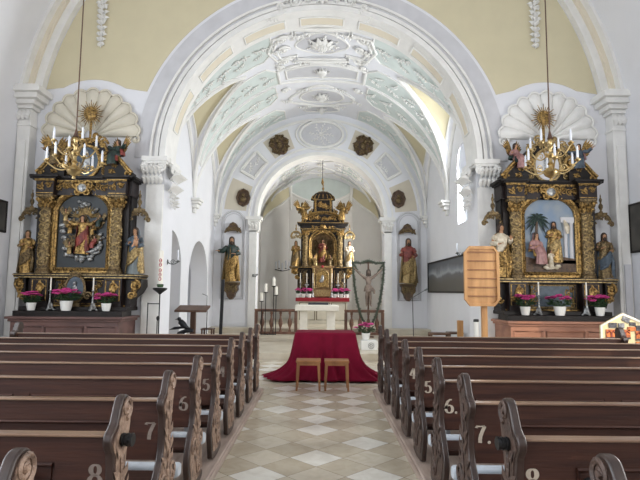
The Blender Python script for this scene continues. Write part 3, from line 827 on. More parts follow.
def make_pew(sg, y, num, label, group):
    root = thing('pew', label, 'pew', (sg*3.3, y, PLAT), group)
    O = PLAT; XO = 4.62 if num == 1 else 5.75
    for nm, xa, xb in (('end_panel', XI, XE), ('end_panel', XO, XO+.08)):
        m = MB(); m.prismx([(y+u, O-PLAT*.0+v) for u, v in ENDS], sg*xa, sg*xb)
        e = m.build(nm, M['pewdark'], root, bevel=.008)
        if nm == 'end_panel' and xa == XI:
            # carved aisle face
            k = MB(fmap=lambda u, v, h: (sg*(XI-h), y+u, O+v)); rnd = random.Random(num)
            k.plate(smooth_poly([(u*.86+.012, .055+v*.905+.01) for u, v in END], 2), lambda u, v, h: (u, v, h), -.002, .004)
            scroll(k, .095, .95, .055, -pi/2, 1.7, 1, .013, .006, 22)
            pts = [(.05, .83), (.045, .72), (.055, .61), (.07, .51), (.05, .42), (.06, .31), (.09, .20)]
            k.tube([(u, v, .006) for u, v in pts], .012, 5)
            for i, (u, v) in enumerate(pts[1:]):
                for s2 in (-1, 1): leafl(k, u, v, pi/2+s2*(.7+.2*(i % 2)), .10+.02*min(i, 3), .05, .012)
            scroll(k, -.05, .34, .075, 0, 1.4, 1, .013, .007, 16); scroll(k, .15, .36, .075, pi, 1.4, -1, .013, .007, 16); scroll(k, .12, .16, .07, pi/2, 1.3, 1, .012, .007, 14)
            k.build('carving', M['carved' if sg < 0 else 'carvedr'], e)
    # back board: rails, stiles and sunk panels, open below
    m = MB(); m.box(sg*XE, sg*XO, y+.005, y+.03, O+.49, O+.84)
    bk = m.build('back_board', M['pew'], root)
    m = MB()
    m.box(sg*XE, sg*XO, y-.014, y+.005, O+.72, O+.84); m.box(sg*XE, sg*XO, y-.014, y+.005, O+.485, O+.54)
    x = XE; st = [(XE, XE+.24)]; 
    q = XE+.24
    while q+1.05 < XO:
        q += 1.0; st.append((q, q+.12)); q += .12
    st.append((XO-.08, XO))
    for a, b in st: m.box(sg*a, sg*b, y-.014, y+.005, O+.54, O+.72)
    for (a, b), (c, d) in zip(st[:-1], st[1:]):
        m.tube([(sg*(b+.012), y-.012, O+.552), (sg*(c-.012), y-.012, O+.552), (sg*(c-.012), y-.012, O+.708), (sg*(b+.012), y-.012, O+.708)], .01, 4, True)
    m.build('panel_frame', M['pew'], bk)
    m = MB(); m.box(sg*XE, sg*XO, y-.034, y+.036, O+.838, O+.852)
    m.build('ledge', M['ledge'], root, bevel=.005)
    m = MB(); m.box(sg*XE, sg*XO, y+.03, y+.30, O+.295, O+.32); m.box(sg*XE, sg*XO, y+.28, y+.30, O+.2, O+.295)
    m.build('seat', M['pew'], root, bevel=.006)
    if 4 <= num <= 8:
        m = MB(); nx = sg*1.026+(-.008 if sg > 0 else .0); painted_digit(m, str(num), nx, y-.0145, O+.66, .105)
        if sg > 0: m.ell((nx+.052, y-.0145, O+.61), (.010, .002, .010), 8, 5)
        n = m.build('number', M['numeral' if sg < 0 else 'numeralr'], root, smooth=0)
        n['label'] = 'painted number %d' % num
    if num == 8:
        # black clips on the end and the hooks on the back
        m = MB(); xk = sg*(XI-.05)
        m.tube([(sg*(XI+.012), y+.05, O+.81), (sg*(XI-.0), y+.045, O+.81), (sg*(XI-.062), y+.04, O+.81)], [.026, .028, .028], 12)
        for i in range(3): m.tube([(sg*(XI-.012-.02*i), y+.043, O+.81), (sg*(XI-.020-.02*i), y+.043, O+.81)], .032, 12)
        m.build('clip', M['black'], root)['label'] = 'black cylindrical clip on the pew end'
        m = MB(); m.ell((sg*1.27 if sg > 0 else sg*1.335, y-.04, O+.66), (.028, .024, .024), 10, 7); m.tube([(sg*1.27 if sg > 0 else sg*1.335, y-.01, O+.66), (sg*1.27 if sg > 0 else sg*1.335, y-.05, O+.65)], .012, 6)
        m.build('bag_hook', M['black'], root)
    return root
ORD = ['', 'frontmost', 'second', 'third', 'fourth', 'fifth', 'sixth', 'seventh', 'eighth', 'ninth']
for sg, side in ((-1, 'left'), (1, 'right')):
    for num in range(1, 10):
        y = 2.54+.79*(8-num)
        if num == 9: y -= .10
        lab = {1: 'frontmost dark wooden pew of the %s block, nearest the sanctuary',
               2: 'second dark wooden pew from the front of the %s block', 3: 'third dark wooden pew from the front of the %s block',
               9: 'rearmost pew of the %s block, only its scrolled end showing'}.get(num, 'dark wooden pew with the number %d painted on it, %%s of the aisle' % num) % side
        make_pew(sg, y, num, lab, '%s block of pews' % side)
        m = MB(); r = []; XO = 4.62 if num == 1 else 5.75
        for x in (.95, .965, XO-.05, XO-.02):
            e = .8 if x in (.95, XO-.02) else 1
            r.append([(sg*x, y+.43+.055*e*max(-1, min(1, 1.15*cos(a))), PLAT+.28+.045*e*max(-1, min(1, 1.15*sin(a)))) for a in [2*pi*i/20 for i in range(20)]])
        m.loft(r)
        for xx in (1.3, 3.3, 4.5): m.box(sg*(xx-.02), sg*(xx+.02), y+.40, y+.46, PLAT, PLAT+.24)
        c = m.build('kneeler_cushion', M['cushion'])
        w_ = {1: 'frontmost', 2: 'second', 3: 'third', 9: 'rearmost'}.get(num)
        tag(c, ('padded grey-blue kneeler in front of the %s pew from the front, %s block' % (w_, side)) if w_ and num in (2, 3) else ('padded grey-blue kneeler in front of the %s pew in the %s block' % (w_, side)) if w_ else 'padded grey-blue kneeler in front of the %s pew numbered %d' % (side, num), 'kneeler', 'padded kneelers between the pews')
    m = MB(); m.box(sg*.885, sg*6.0, -1.0, 8.45, 0, PLAT); m.box(sg*.865, sg*.915, -1.0, 8.47, 0, PLAT-.012)
    o = m.build('platform_'+side, M['plinth'], bevel=.012); struct(o)
# ------------------------------------------------------------------ cloth-covered table and stools before the steps
t = thing('draped_table', 'low table hidden under the crimson cloth in the aisle', 'table', (.12, 9.75, 0))
m = MB(); m.box(-.36, .60, 9.42, 10.1, .80, .85); m.build('tabletop', M['brownwood'], t)
for x in (-.33, .57):
    for y in (9.45, 10.06): m = MB(); m.box(x-.03, x+.03, y-.03, y+.03, 0, .80); m.build('leg', M['brownwood'], t)
def table_cloth():
    m = MB(); cx = .115; cy = 9.76
    n = 96; rings = []; levels = [(0, .862, .0), (.25, .862, 0), (.5, .862, 0), (.85, .862, 0), (1.0, .86, 0), (1.03, .845, .05), (1.03, .80, .15), (1.04, .7, .3), (1.06, .55, .5), (1.09, .4, .7), (1.12, .25, .9), (1.2, .12, 1), (1.3, .05, 1), (1.38, .022, 1)]
    for f, z, k in levels:
        ring = []
        for i in range(n):
            a = 2*pi*i/n; c, s = cos(a), sin(a)
            q = 1/max(abs(c)/1.0, abs(s)/1.0); q = min(q, 1.34)
            hx, hy = .53, .36
            ex = f; 
            x = cx+hx*c*q*f; y = cy+hy*s*q*f
            if k:
                fold = .034*k*(sin(a*17+1)+.7*sin(a*31))
                side = abs(c)**1.5
                sp = (0 if z > .36 else ((.36-z)/.36)**2.2)*.48*side + (.045*k*side)
                x += (1 if c > 0 else -1)*sp+fold*c*2; y += fold*s*1.2+s*.03*k
                if z < .06: y += .06*sin(a*9)*side; x += .07*sin(a*7+2)*side
            zz = z if z > .03 else .012+.012*abs(sin(a*13))
            ring.append((x, y, zz if z > .1 or abs(c) > .55 else max(zz, .02)))
        rings.append(ring)
    m.loft(rings, True, True)
    return m
o = table_cloth().build('tablecloth', M['cloth'], smooth=80)
tag(o, 'crimson cloth draped over the table in the aisle and trailing on the floor', 'tablecloth')
s = o.modifiers.new('sub', 'SUBSURF'); s.levels = 1; s.render_levels = 1
def stool(x, y, label):
    t = thing('stool', label, 'stool', (x, y, 0), 'two stools before the cloth-covered table')
    m = MB(); m.box(x-.20, x+.20, y-.16, y+.16, .445, .48); m.build('seat', M['oakdark'], t, bevel=.006)
    m = MB(); m.box(x-.17, x+.17, y-.145, y-.125, .40, .445); m.box(x-.17, x+.17, y+.125, y+.145, .40, .445); m.box(x-.185, x-.165, y-.13, y+.13, .40, .445); m.box(x+.165, x+.185, y-.13, y+.13, .40, .445)
    m.build('apron', M['oakdark'], t)
    for sx in (-1, 1):
        for sy in (-1, 1):
            m = MB(); r = []
            for z, q, w_ in ((.445, .165, .022), (0, .185, .016)):
                cx, cy = x+sx*q, y+sy*(q-.03); r.append([(cx-w_, cy-w_, z), (cx+w_, cy-w_, z), (cx+w_, cy+w_, z), (cx-w_, cy+w_, z)])
            m.loft(r); m.build('leg', M['oakdark'], t)
stool(-.165, 8.70, 'left one of two light wooden stools before the red-draped table')
stool(.295, 8.70, 'right one of two light wooden stools before the red-draped table')
# ------------------------------------------------------------------ carved figures
_skin_cache = {}
def skin_body(joints, bones, key):
    """one continuous skin over a skeleton; joints: name -> (pos, radius)"""
    if key in _skin_cache: return _skin_cache[key]
    names = list(joints); me = bpy.data.meshes.new('s')
    me.from_pydata([joints[n][0] for n in names], [(names.index(a), names.index(b)) for a, b in bones], [])
    o = bpy.data.objects.new('s', me); C.objects.link(o)
    md = o.modifiers.new('skin', 'SKIN')
    for i, n in enumerate(names):
        r = joints[n][1]; me.skin_vertices[0].data[i].radius = (r, r)
    me.skin_vertices[0].data[names.index('pelvis')].use_root = True
    sb = o.modifiers.new('sub', 'SUBSURF'); sb.levels = 1
    bpy.context.view_layer.update(); dg = bpy.context.evaluated_depsgraph_get()
    e = bpy.data.meshes.new_from_object(o.evaluated_get(dg))
    res = ([v.co.copy() for v in e.vertices], [list(p.vertices) for p in e.polygons])
    bpy.data.objects.remove(o); bpy.data.meshes.remove(me); bpy.data.meshes.remove(e)
    _skin_cache[key] = res; return res
def V3(*a): return Vector(a)
def drape(mb, pts, radii, flat=.8, nf=9, amp=.12, seg=28, seed=0, side=None):
    """a robe: tube along pts with fold-shaped cross sections"""
    rn = random.Random(seed); ph = rn.uniform(0, 6)
    P = [Vector(p) for p in pts]; rings = []
    for i, p in enumerate(P):
        t = (P[min(i+1, len(P)-1)]-P[max(i-1, 0)]).normalized()
        X = V3(1,0,0) if side is None else Vector(side)
        X = (X-t*X.dot(t)).normalized(); Y = t.cross(X)
        f = i/(len(P)-1); ring = []
        for k in range(seg):
            a = 2*pi*k/seg
            r = radii[i]*(1+amp*(1-f)**.6*(sin(nf*a+ph+2.2*f)+.5*sin((nf*2-3)*a+ph*2-3*f)))
            ring.append(p+X*r*cos(a)+Y*r*flat*sin(a))
        rings.append(ring)
    mb.loft(rings)
def hand(mb, w, d, r):
    """palm with four fingers and a thumb, slightly curled, from wrist w along d"""
    d = Vector(d).normalized(); s = d.cross(V3(0,0,1))
    if s.length < .1: s = V3(1,0,0)
    s.normalize(); n = s.cross(d)
    w = Vector(w); c = w+d*r*1.3
    rings = []
    for f, a, b in ((0,.55,.5),(.5,.95,.5),(1.3,1.1,.42),(2.1,1.0,.36)):
        rings.append([w+d*r*f+s*cos(2*pi*k/8)*r*a+n*sin(2*pi*k/8)*r*b for k in range(8)])
    mb.loft(rings)
    for i, L in enumerate((1.5, 1.85, 1.75, 1.3)):
        b = w+d*r*1.9+s*r*(-.75+.5*i)
        mb.tube([b, b+d*r*L*.5-n*r*.1, b+d*r*L*.85-n*r*.45, b+d*r*L-n*r*.8], [r*.26, r*.25, r*.22, r*.15], 5)
    b = w+d*r*.6+s*r*-.9
    mb.tube([b, b+d*r*.5-s*r*.5-n*r*.1, b+d*r*1.1-s*r*.6-n*r*.4], [r*.3, r*.27, r*.18], 5)
POSES = {
 # elbow L, wrist L, hand dir L, elbow R, wrist R, hand dir R   (L = -x)
 'hold':   ((-.155,-.03,.62), (-.08,-.13,.64), (.5,-.4,.4), (.15,-.02,.61), (.10,-.14,.58), (-.5,-.5,.2)),
 'book':   ((-.17,-.0,.62), (-.10,-.13,.60), (.6,-.3,.3), (.165,-.02,.63), (.13,-.13,.70), (-.2,-.3,.8)),
 'out':    ((-.19,-.03,.66), (-.27,-.14,.66), (-.7,-.5,.1), (.15,-.02,.62), (.07,-.13,.60), (-.7,-.3,.2)),
 'bless':  ((-.18,-.03,.66), (-.20,-.13,.80), (0,-.1,1), (.16,-.02,.62), (.09,-.13,.58), (-.5,-.5,.2)),
 'pray':   ((-.14,-.05,.63), (-.03,-.14,.70), (.2,-.2,.9), (.14,-.05,.63), (.03,-.14,.70), (-.2,-.2,.9)),
 'spread': ((-.22,-.03,.74), (-.33,-.08,.82), (-.7,-.1,.6), (.22,-.03,.74), (.33,-.08,.82), (.7,-.1,.6)),
 'down':   ((-.16,.0,.62), (-.17,-.06,.48), (0,-.2,-1), (.155,-.02,.63), (.10,-.13,.66), (-.4,-.3,.4)),
}
def figure(root, T, H, pose='hold', robe='gold', cloak='gold', skin='skin', hair='hair', beard=False, seat=False, turn=0, lean=0, seed=0, veil=None, nude=False, wings=None, attr=None, halo=False, prefix='', mid=False, tunic=None):
    """parts of one carved figure under root. T: where the feet (or seat) stand, facing -y"""
    Mx = Matrix.Translation(T) @ Matrix.Rotation(turn, 4, 'Z') @ Matrix.Rotation(lean, 4, 'Y') @ Matrix.Scale(H, 4)
    eL, wL, dL, eR, wR, dR = POSES[pose]
    dz = -.24 if seat else 0.0
    def q(p): return (p[0], p[1], p[2]+dz)
    J = {'pelvis': (q((0,0,.52)), .07), 'waist': (q((0,0,.61)), .062), 'chest': (q((0,-.005,.71)), .075), 'neck': (q((0,-.008,.81)), .030), 'jaw': (q((0,-.026,.865)), .040), 'crown': (q((0,-.012,.935)), .050),
         'shL': (q((-.105,0,.765)), .04), 'elL': (q(eL), .03), 'wrL': (q(wL), .02), 'shR': (q((.105,0,.765)), .04), 'elR': (q(eR), .03), 'wrR': (q(wR), .02)}
    if seat:
        J.update({'knL': ((-.07,-.20,.28), .042), 'anL': ((-.06,-.19,.04), .024), 'toL': ((-.065,-.25,.015), .018), 'knR': ((.07,-.20,.28), .042), 'anR': ((.06,-.17,.04), .024), 'toR': ((.065,-.24,.015), .018)})
    else:
        J.update({'knL': ((-.055,-.03,.28), .042), 'anL': ((-.05,.0,.045), .024), 'toL': ((-.06,-.075,.018), .018), 'knR': ((.05,-.01,.28), .042), 'anR': ((.055,.0,.045), .024), 'toR': ((.075,-.07,.018), .018)})
    B = [('pelvis','waist'),('waist','chest'),('chest','neck'),('neck','jaw'),('jaw','crown'),('chest','shL'),('shL','elL'),('elL','wrL'),('chest','shR'),('shR','elR'),('elR','wrR'),
         ('pelvis','knL'),('knL','anL'),('anL','toL'),('pelvis','knR'),('knR','anR'),('anR','toR')]
    vs, fs = skin_body(J, B, (pose, seat))
    m = MB(); m.M = Mx; m.add(vs, fs)
    hd = q((0,-.02,.90)); 
    m.ell(hd, (.046,.056,.066), 12, 9); m.ell((hd[0], hd[1]-.058, hd[2]-.008), (.009,.016,.018), 6, 5)      # skull, nose
    for s in (-1, 1): m.ell((s*.046, hd[1]+.01, hd[2]-.005), (.008,.014,.02), 6, 4)                          # ears
    m.tube([(-.028, hd[1]-.050, hd[2]+.016), (0, hd[1]-.055, hd[2]+.014), (.028, hd[1]-.050, hd[2]+.016)], .006, 5)   # brow
    m.tube([(-.016, hd[1]-.050, hd[2]-.034), (.016, hd[1]-.050, hd[2]-.034)], .005, 5)                       # mouth
    hand(m, q(wL), dL, .021); hand(m, q(wR), dR, .021)
    body = m.build(prefix+'body', M[skin], root, smooth=80)
    up = root if mid is False else body
    h = MB(); h.M = Mx
    rings = []
    for j in range(8):
        e = pi/2*j/7; zz = hd[2]+.012+.078*sin(e) if j else hd[2]-.045
        rr = max(.004, cos(e))
        rings.append([(hd[0]+.064*rr*cos(a), hd[1]+.014+.070*rr*sin(a)-(0 if sin(a) > -.3 else -.010*rr), zz-(.05 if (j == 0 and sin(a) > -.1) else 0)+( .03 if (j == 0 and sin(a) < -.5) else 0)) for a in [2*pi*k/14 for k in range(14)]])
    h.loft(rings)
    for s in (-1, 1): h.ell((s*.018, hd[1]-.052, hd[2]+.004), (.007,.005,.005), 6, 4)
    if beard: h.ell((0, hd[1]-.034, hd[2]-.062), (.034,.032,.045), 9, 6); h.tube([(-.018, hd[1]-.055, hd[2]-.024), (0, hd[1]-.062, hd[2]-.02), (.018, hd[1]-.055, hd[2]-.024)], .007, 5)
    h.build('hair', M[hair], up, smooth=80)
    if not nude:
        r = MB(); r.M = Mx
        if seat:
            drape(r, [(0,-.21,.02), (0,-.225,.13), (0,-.22,.24), (0,-.16,.32), (0,-.04,.33), (0,0,.37), (0,0,.45), (0,0,.52), (0,.0,.555), (0,-.005,.575)], [.13,.12,.115,.12,.115,.10,.10,.11,.085,.04], .85, 8, .10, seed=seed)
        else:
            sw = .02 if seed % 2 else -.02
            drape(r, [(0,0,.012), (sw*.5,-.005,.15), (sw,-.012,.30), (sw,-.008,.45), (sw*.5,0,.55), (0,0,.63), (0,0,.72), (0,0,.775), (0,-.004,.815)], [.155,.14,.13,.125,.108,.108,.12,.10,.042], .82, 8+seed % 3, .13, seed=seed)
        if tunic:
            r.build('robe', M[robe], up, smooth=80); r = MB(); r.M = Mx
            drape(r, [q((0,0,.47)), q((0,0,.53)), q((0,0,.62)), q((0,0,.72)), q((0,0,.78)), q((0,-.004,.82))], [.128,.118,.114,.126,.106,.046], .84, 8, .10, seed=seed)
        for s, e, w_ in ((-1, eL, wL), (1, eR, wR)):
            sh = Vector(q((s*.10, 0, .76))); e = Vector(q(e)); w_ = Vector(q(w_))
            drape(r, [w_+(e-w_)*.12, w_.lerp(e, .5), e, sh.lerp(e, .5), sh], [.040,.046,.050,.052,.045], 1, 5, .12, 14, seed, side=(0,.3,1))
        r.build('tunic' if tunic else 'robe', M[tunic or robe], up, smooth=80)
        k = MB(); k.M = Mx
        if cloak:
            # back mantle, open in front, and a diagonal swag
            rings = []
            zs = ((.02,.19),(.2,.175),(.4,.16),(.55,.145),(.68,.14),(.77,.115),(.82,.06)) if not seat else ((.30,.17),(.40,.15),(.48,.14),(.53,.12),(.58,.06))
            for jz, (z, rr) in enumerate(zs):
                ring = []
                for i in range(25):
                    a = radians(-35+250*i/24); w2 = 1+.09*sin(i*1.5+seed+jz*.4)*(1-jz/len(zs))
                    ring.append((rr*w2*cos(a), .02+rr*.8*w2*sin(a), z))
                rings.append(ring)
            k.loft(rings+[[Vector(p)*1 + Vector((0, .012, 0)) for p in rg] for rg in rings[::-1]], False)
            if not seat:
                for i in range(6):
                    o_ = .035*i
                    k.tube([(-.13,-.03,.36-o_), (-.08,-.115,.40-o_*1.1), (.0,-.135,.47-o_*1.2), (.08,-.11,.56-o_*1.1), (.13,-.03,.64-o_)], [.018,.026,.028,.024,.016], 7)
                k.tube([(.12,-.06,.5), (.14,-.07,.35), (.13,-.08,.18), (.12,-.06,.06)], [.02,.035,.04,.03], 8)
            else:
                for i in range(5):
                    o_ = .03*i
                    k.tube([(-.13,-.10,.33-o_), (-.06,-.24,.30-o_), (.06,-.25,.27-o_), (.13,-.12,.24-o_)], [.016,.024,.024,.016], 7)
            k.build('cloak', M[cloak], up, smooth=80)
    else:
        k = MB(); k.M = Mx
        drape(k, [(0,0,.40+dz), (0,0,.47+dz), (0,0,.53+dz), (0,0,.56+dz)], [.115,.11,.098,.088], .85, 7, .12, seed=seed)
        k.tube([(.10,0,.5+dz), (.14,-.02,.42+dz), (.15,-.02,.34+dz)], [.03,.035,.02], 7)
        k.build('loincloth', M[robe], up, smooth=80)
    if veil:
        k = MB(); k.M = Mx
        rings = []
        for z, rr in ((.70,.115),(.78,.10),(.85,.075),(.92,.068),(.965,.05),(.985,.012)):
            rings.append([(rr*cos(a), .012+rr*.95*sin(a), z+dz) for a in [radians(-25+230*i/16) for i in range(17)]])
        k.loft(rings+[[Vector(p)*.985+Vector((0,.002,.985*0)) for p in rg] for rg in rings[::-1]], False); k.build('veil', M[veil], up, smooth=80)
    if halo:
        k = MB(); k.M = Mx
        for i in range(16):
            a = 2*pi*i/16; k.tube([(.07*cos(a), .03, hd[2]+.01+.07*sin(a)), (.12*cos(a), .03, hd[2]+.01+.12*sin(a))], [.007,.002], 4)
        k.tube([(.07*cos(2*pi*i/20), .03, hd[2]+.01+.07*sin(2*pi*i/20)) for i in range(20)], .006, 5, True)
        k.build('halo', M['gold'], up)
    if wings:
        for s in (-1, 1):
            k = MB(); k.M = Mx
            b = V3(s*.05, .06, .72+dz)
            for i in range(9):
                a = radians(80-i*13); L = .36-.022*i
                dv = V3(s*cos(a), .06, sin(a)); n = V3(-dv.z, 0, dv.x)*.03; e = b+V3(s*.10,.02,.06)*(i < 5)+dv*L
                st = b+dv*.05
                k.add([st-n*.6, st+n*.6, st.lerp(e,.6)+n*1.3, e, st.lerp(e,.6)-n*1.3, st.lerp(e,.5)+V3(0,-.022,0), st.lerp(e,.5)+V3(0,.012,0)], [(0,1,5),(1,2,5),(2,3,5),(3,4,5),(4,0,5),(1,0,6),(2,1,6),(3,2,6),(4,3,6),(0,4,6)])
            k.tube([b, b+V3(s*.10,.02,.10), b+V3(s*.17,.02,.20)], [.025,.03,.012], 7)
            k.build('wing', M[wings], up)
    if attr:
        k = MB(); k.M = Mx
        mt = attr(k, q); k.build(mt[0], M[mt[1]], up)
    return body
def at_book(k, q):
    p = q((-.04,-.17,.63)); k.box(p[0]-.06, p[0]+.06, p[1]-.02, p[1]+.02, p[2]-.07, p[2]+.07); return ('book', 'redpaint')
def at_child(k, q):
    p = q((.08,-.16,.66)); k.ell(p, (.05,.05,.08), 10, 7); k.ell((p[0], p[1]-.01, p[2]+.10), .038, 9, 6); 
    k.tube([(p[0]-.02, p[1]-.03, p[2]-.04), (p[0]-.05, p[1]-.07, p[2]-.1)], [.022,.015], 6); k.tube([(p[0]+.03, p[1]-.02, p[2]+.03), (p[0]+.08, p[1]-.06, p[2]+.06)], [.018,.012], 6); return ('child', 'skin')
def at_staff(k, q):
    p = q((-.2,-.15,.0)); k.tube([(p[0]-.01, -.15, .0), (p[0]+.0, -.15, .98)], .011, 6); k.tube([(p[0]-.05, -.15, .9), (p[0]+.05, -.15, .9)], .009, 6); return ('staff', 'oldgold')
def at_fruit(k, q):
    p = q((.09,-.16,.62))
    for i in range(7): k.ell((p[0]+.035*cos(i), p[1]+.03*sin(i*2.1), p[2]+.03*sin(i)), .03, 8, 6)
    return ('basket', 'goldpale')
# ------------------------------------------------------------------ side altars
def gilded_relief(mb, yf, x0, x1, z0, z1, n, seed, r=.06):
    """scrolls and leaves filling a field, standing out of the plane y = yf"""
    rn = random.Random(seed); old = mb.map; mb.map = lambda u, v, h: (u, yf-h, v)
    for i in range(n):
        f = (i+.5)/n; u = x0+(x1-x0)*f if (x1-x0) > (z1-z0) else rn.uniform(x0+(x1-x0)*.3, x1-(x1-x0)*.3)
        v = rn.uniform(z0+(z1-z0)*.35, z1-(z1-z0)*.35) if (x1-x0) > (z1-z0) else z0+(z1-z0)*f
        scroll(mb, u, v, r, rn.uniform(0, 6), 1.3, rn.choice((-1, 1)), r*.22, .02, 12)
        for k in range(3): leafl(mb, u, v, rn.uniform(0, 6.28), r*1.5, r*.6, .03)
    mb.map = old
def volute(mb, yf, u, v, r, a0, turns, d, th, depth):
    """a thick carved scroll"""
    n = 22; pts = []
    for i in range(n+1):
        f = i/n; a = a0+d*turns*2*pi*f; q = r*(1-.86*f); pts.append((u+q*cos(a), yf, v+q*sin(a)))
    mb.tube(pts, [th*(1-.5*i/n) for i in range(n+1)], 7); mb.ell((u, yf, v), (th*1.5, depth, th*1.5), 8, 5)
def gold_column(root, x, y, z0, z1, r, seed=0):
    m = MB()
    m.lathe([(r*1.35,0),(r*1.35,.05),(r*1.15,.06),(r*1.25,.09),(r*1.05,.12),(r,.14),(r*1.0,.5*(z1-z0)),(r*.9,z1-z0-.30),(r*1.05,z1-z0-.29),(r*1.05,z1-z0-.27),(r*.9,z1-z0-.26),(r*1.0,z1-z0-.1),(r*1.4,z1-z0-.04)], (x,y,z0), 20)
    m.box(x-r*1.5, x+r*1.5, y-r*1.5, y+r*1.5, z1-.045, z1)
    c = m.build('column', M['oldgold'], root)
    k = MB(); rn = random.Random(seed); L = z1-z0-.46
    k.map = lambda u, v, h: (x+(r+h)*sin(u/r), y-(r+h)*cos(u/r), z0+.16+v)
    for w_ in range(2):
        k.tube([(r*1.0*sin(2*pi*i/12*2+w_*pi), L*i/24, .008) for i in range(25)], .011, 5)
    for i in range(int(L/.055)):
        v = .04+i*.055
        for q in range(2):
            u = rn.uniform(-1.4, 1.4)*r
            leafl(k, u, v, rn.uniform(0, 6.28), .065, .04, .016)
        scroll(k, rn.uniform(-r, r)*1.2, v+.03, .028, rn.uniform(0, 6), 1.2, 1, .008, .01, 8)
    k.build('vine_relief', M['goldpale'], c)
    k = MB(); k.map = lambda u, v, h: (x+(r*.95+h)*sin(u/r), y-(r*.95+h)*cos(u/r), v)
    for q in range(5): leafl(k, (-2+q)*r*.65, z1-.28, pi/2, .14, .07, .05); leafl(k, (-1.5+q)*r*.65, z1-.2, pi/2, .14, .07, .06)
    k.map = None
    for s in (-1, 1): volute(k, y-r*1.25, x+s*r*1.15, z1-.09, .045, 0, 1.3, s, .018, .02)
    k.build('capital', M['gold'], c)
    return c
def baluster_finial(mb, x, y, z, h):
    mb.lathe([(.05*h*2,0),(.05*h*2,.06*h),(.02*h*2,.12*h),(.06*h*2,.3*h),(.055*h*2,.4*h),(.02*h*2,.52*h),(.035*h*2,.62*h),(.04*h*2,.7*h),(.012*h*2,.84*h),(.02*h*2,.9*h),(.0,h)], (x,y,z), 10)
def arch_frame(mb, cx, half, z0, z1, w, y0, y1):
    """a moulded frame with a round head: outline from z0 to crown z1"""
    zs = z1-half*.72
    def ol(e):
        return [(cx-half-e, z0-e), (cx-half-e, zs)]+[(cx-(half+e)*cos(pi*i/20), zs+(half*.72+e)*sin(pi*i/20)) for i in range(1, 20)]+[(cx+half+e, zs), (cx+half+e, z0-e)]
    secs = [(0, y1), (0, y0+.03), (w*.25, y0), (w*.45, y0+.025), (w*.6, y0+.005), (w, y0+.01), (w, y1)]
    rings = [[(u, y, v) for u, v in ol(e)] for e, y in secs]
    n = len(rings[0]); T = [[rings[j][i] for j in range(len(secs))] for i in range(n)]
    T.append(T[0]); mb.loft(T, False, False)
    # bead studs
    P = ol(w*.35)
    for i in range(len(P)):
        a = Vector((P[i][0], y0, P[i][1])); b = Vector((P[(i+1) % len(P)][0], y0, P[(i+1) % len(P)][1])); L = (b-a).length; k = max(1, int(L/.055))
        for j in range(k): mb.ell(a.lerp(b, j/k), (.014,.012,.014), 6, 4)
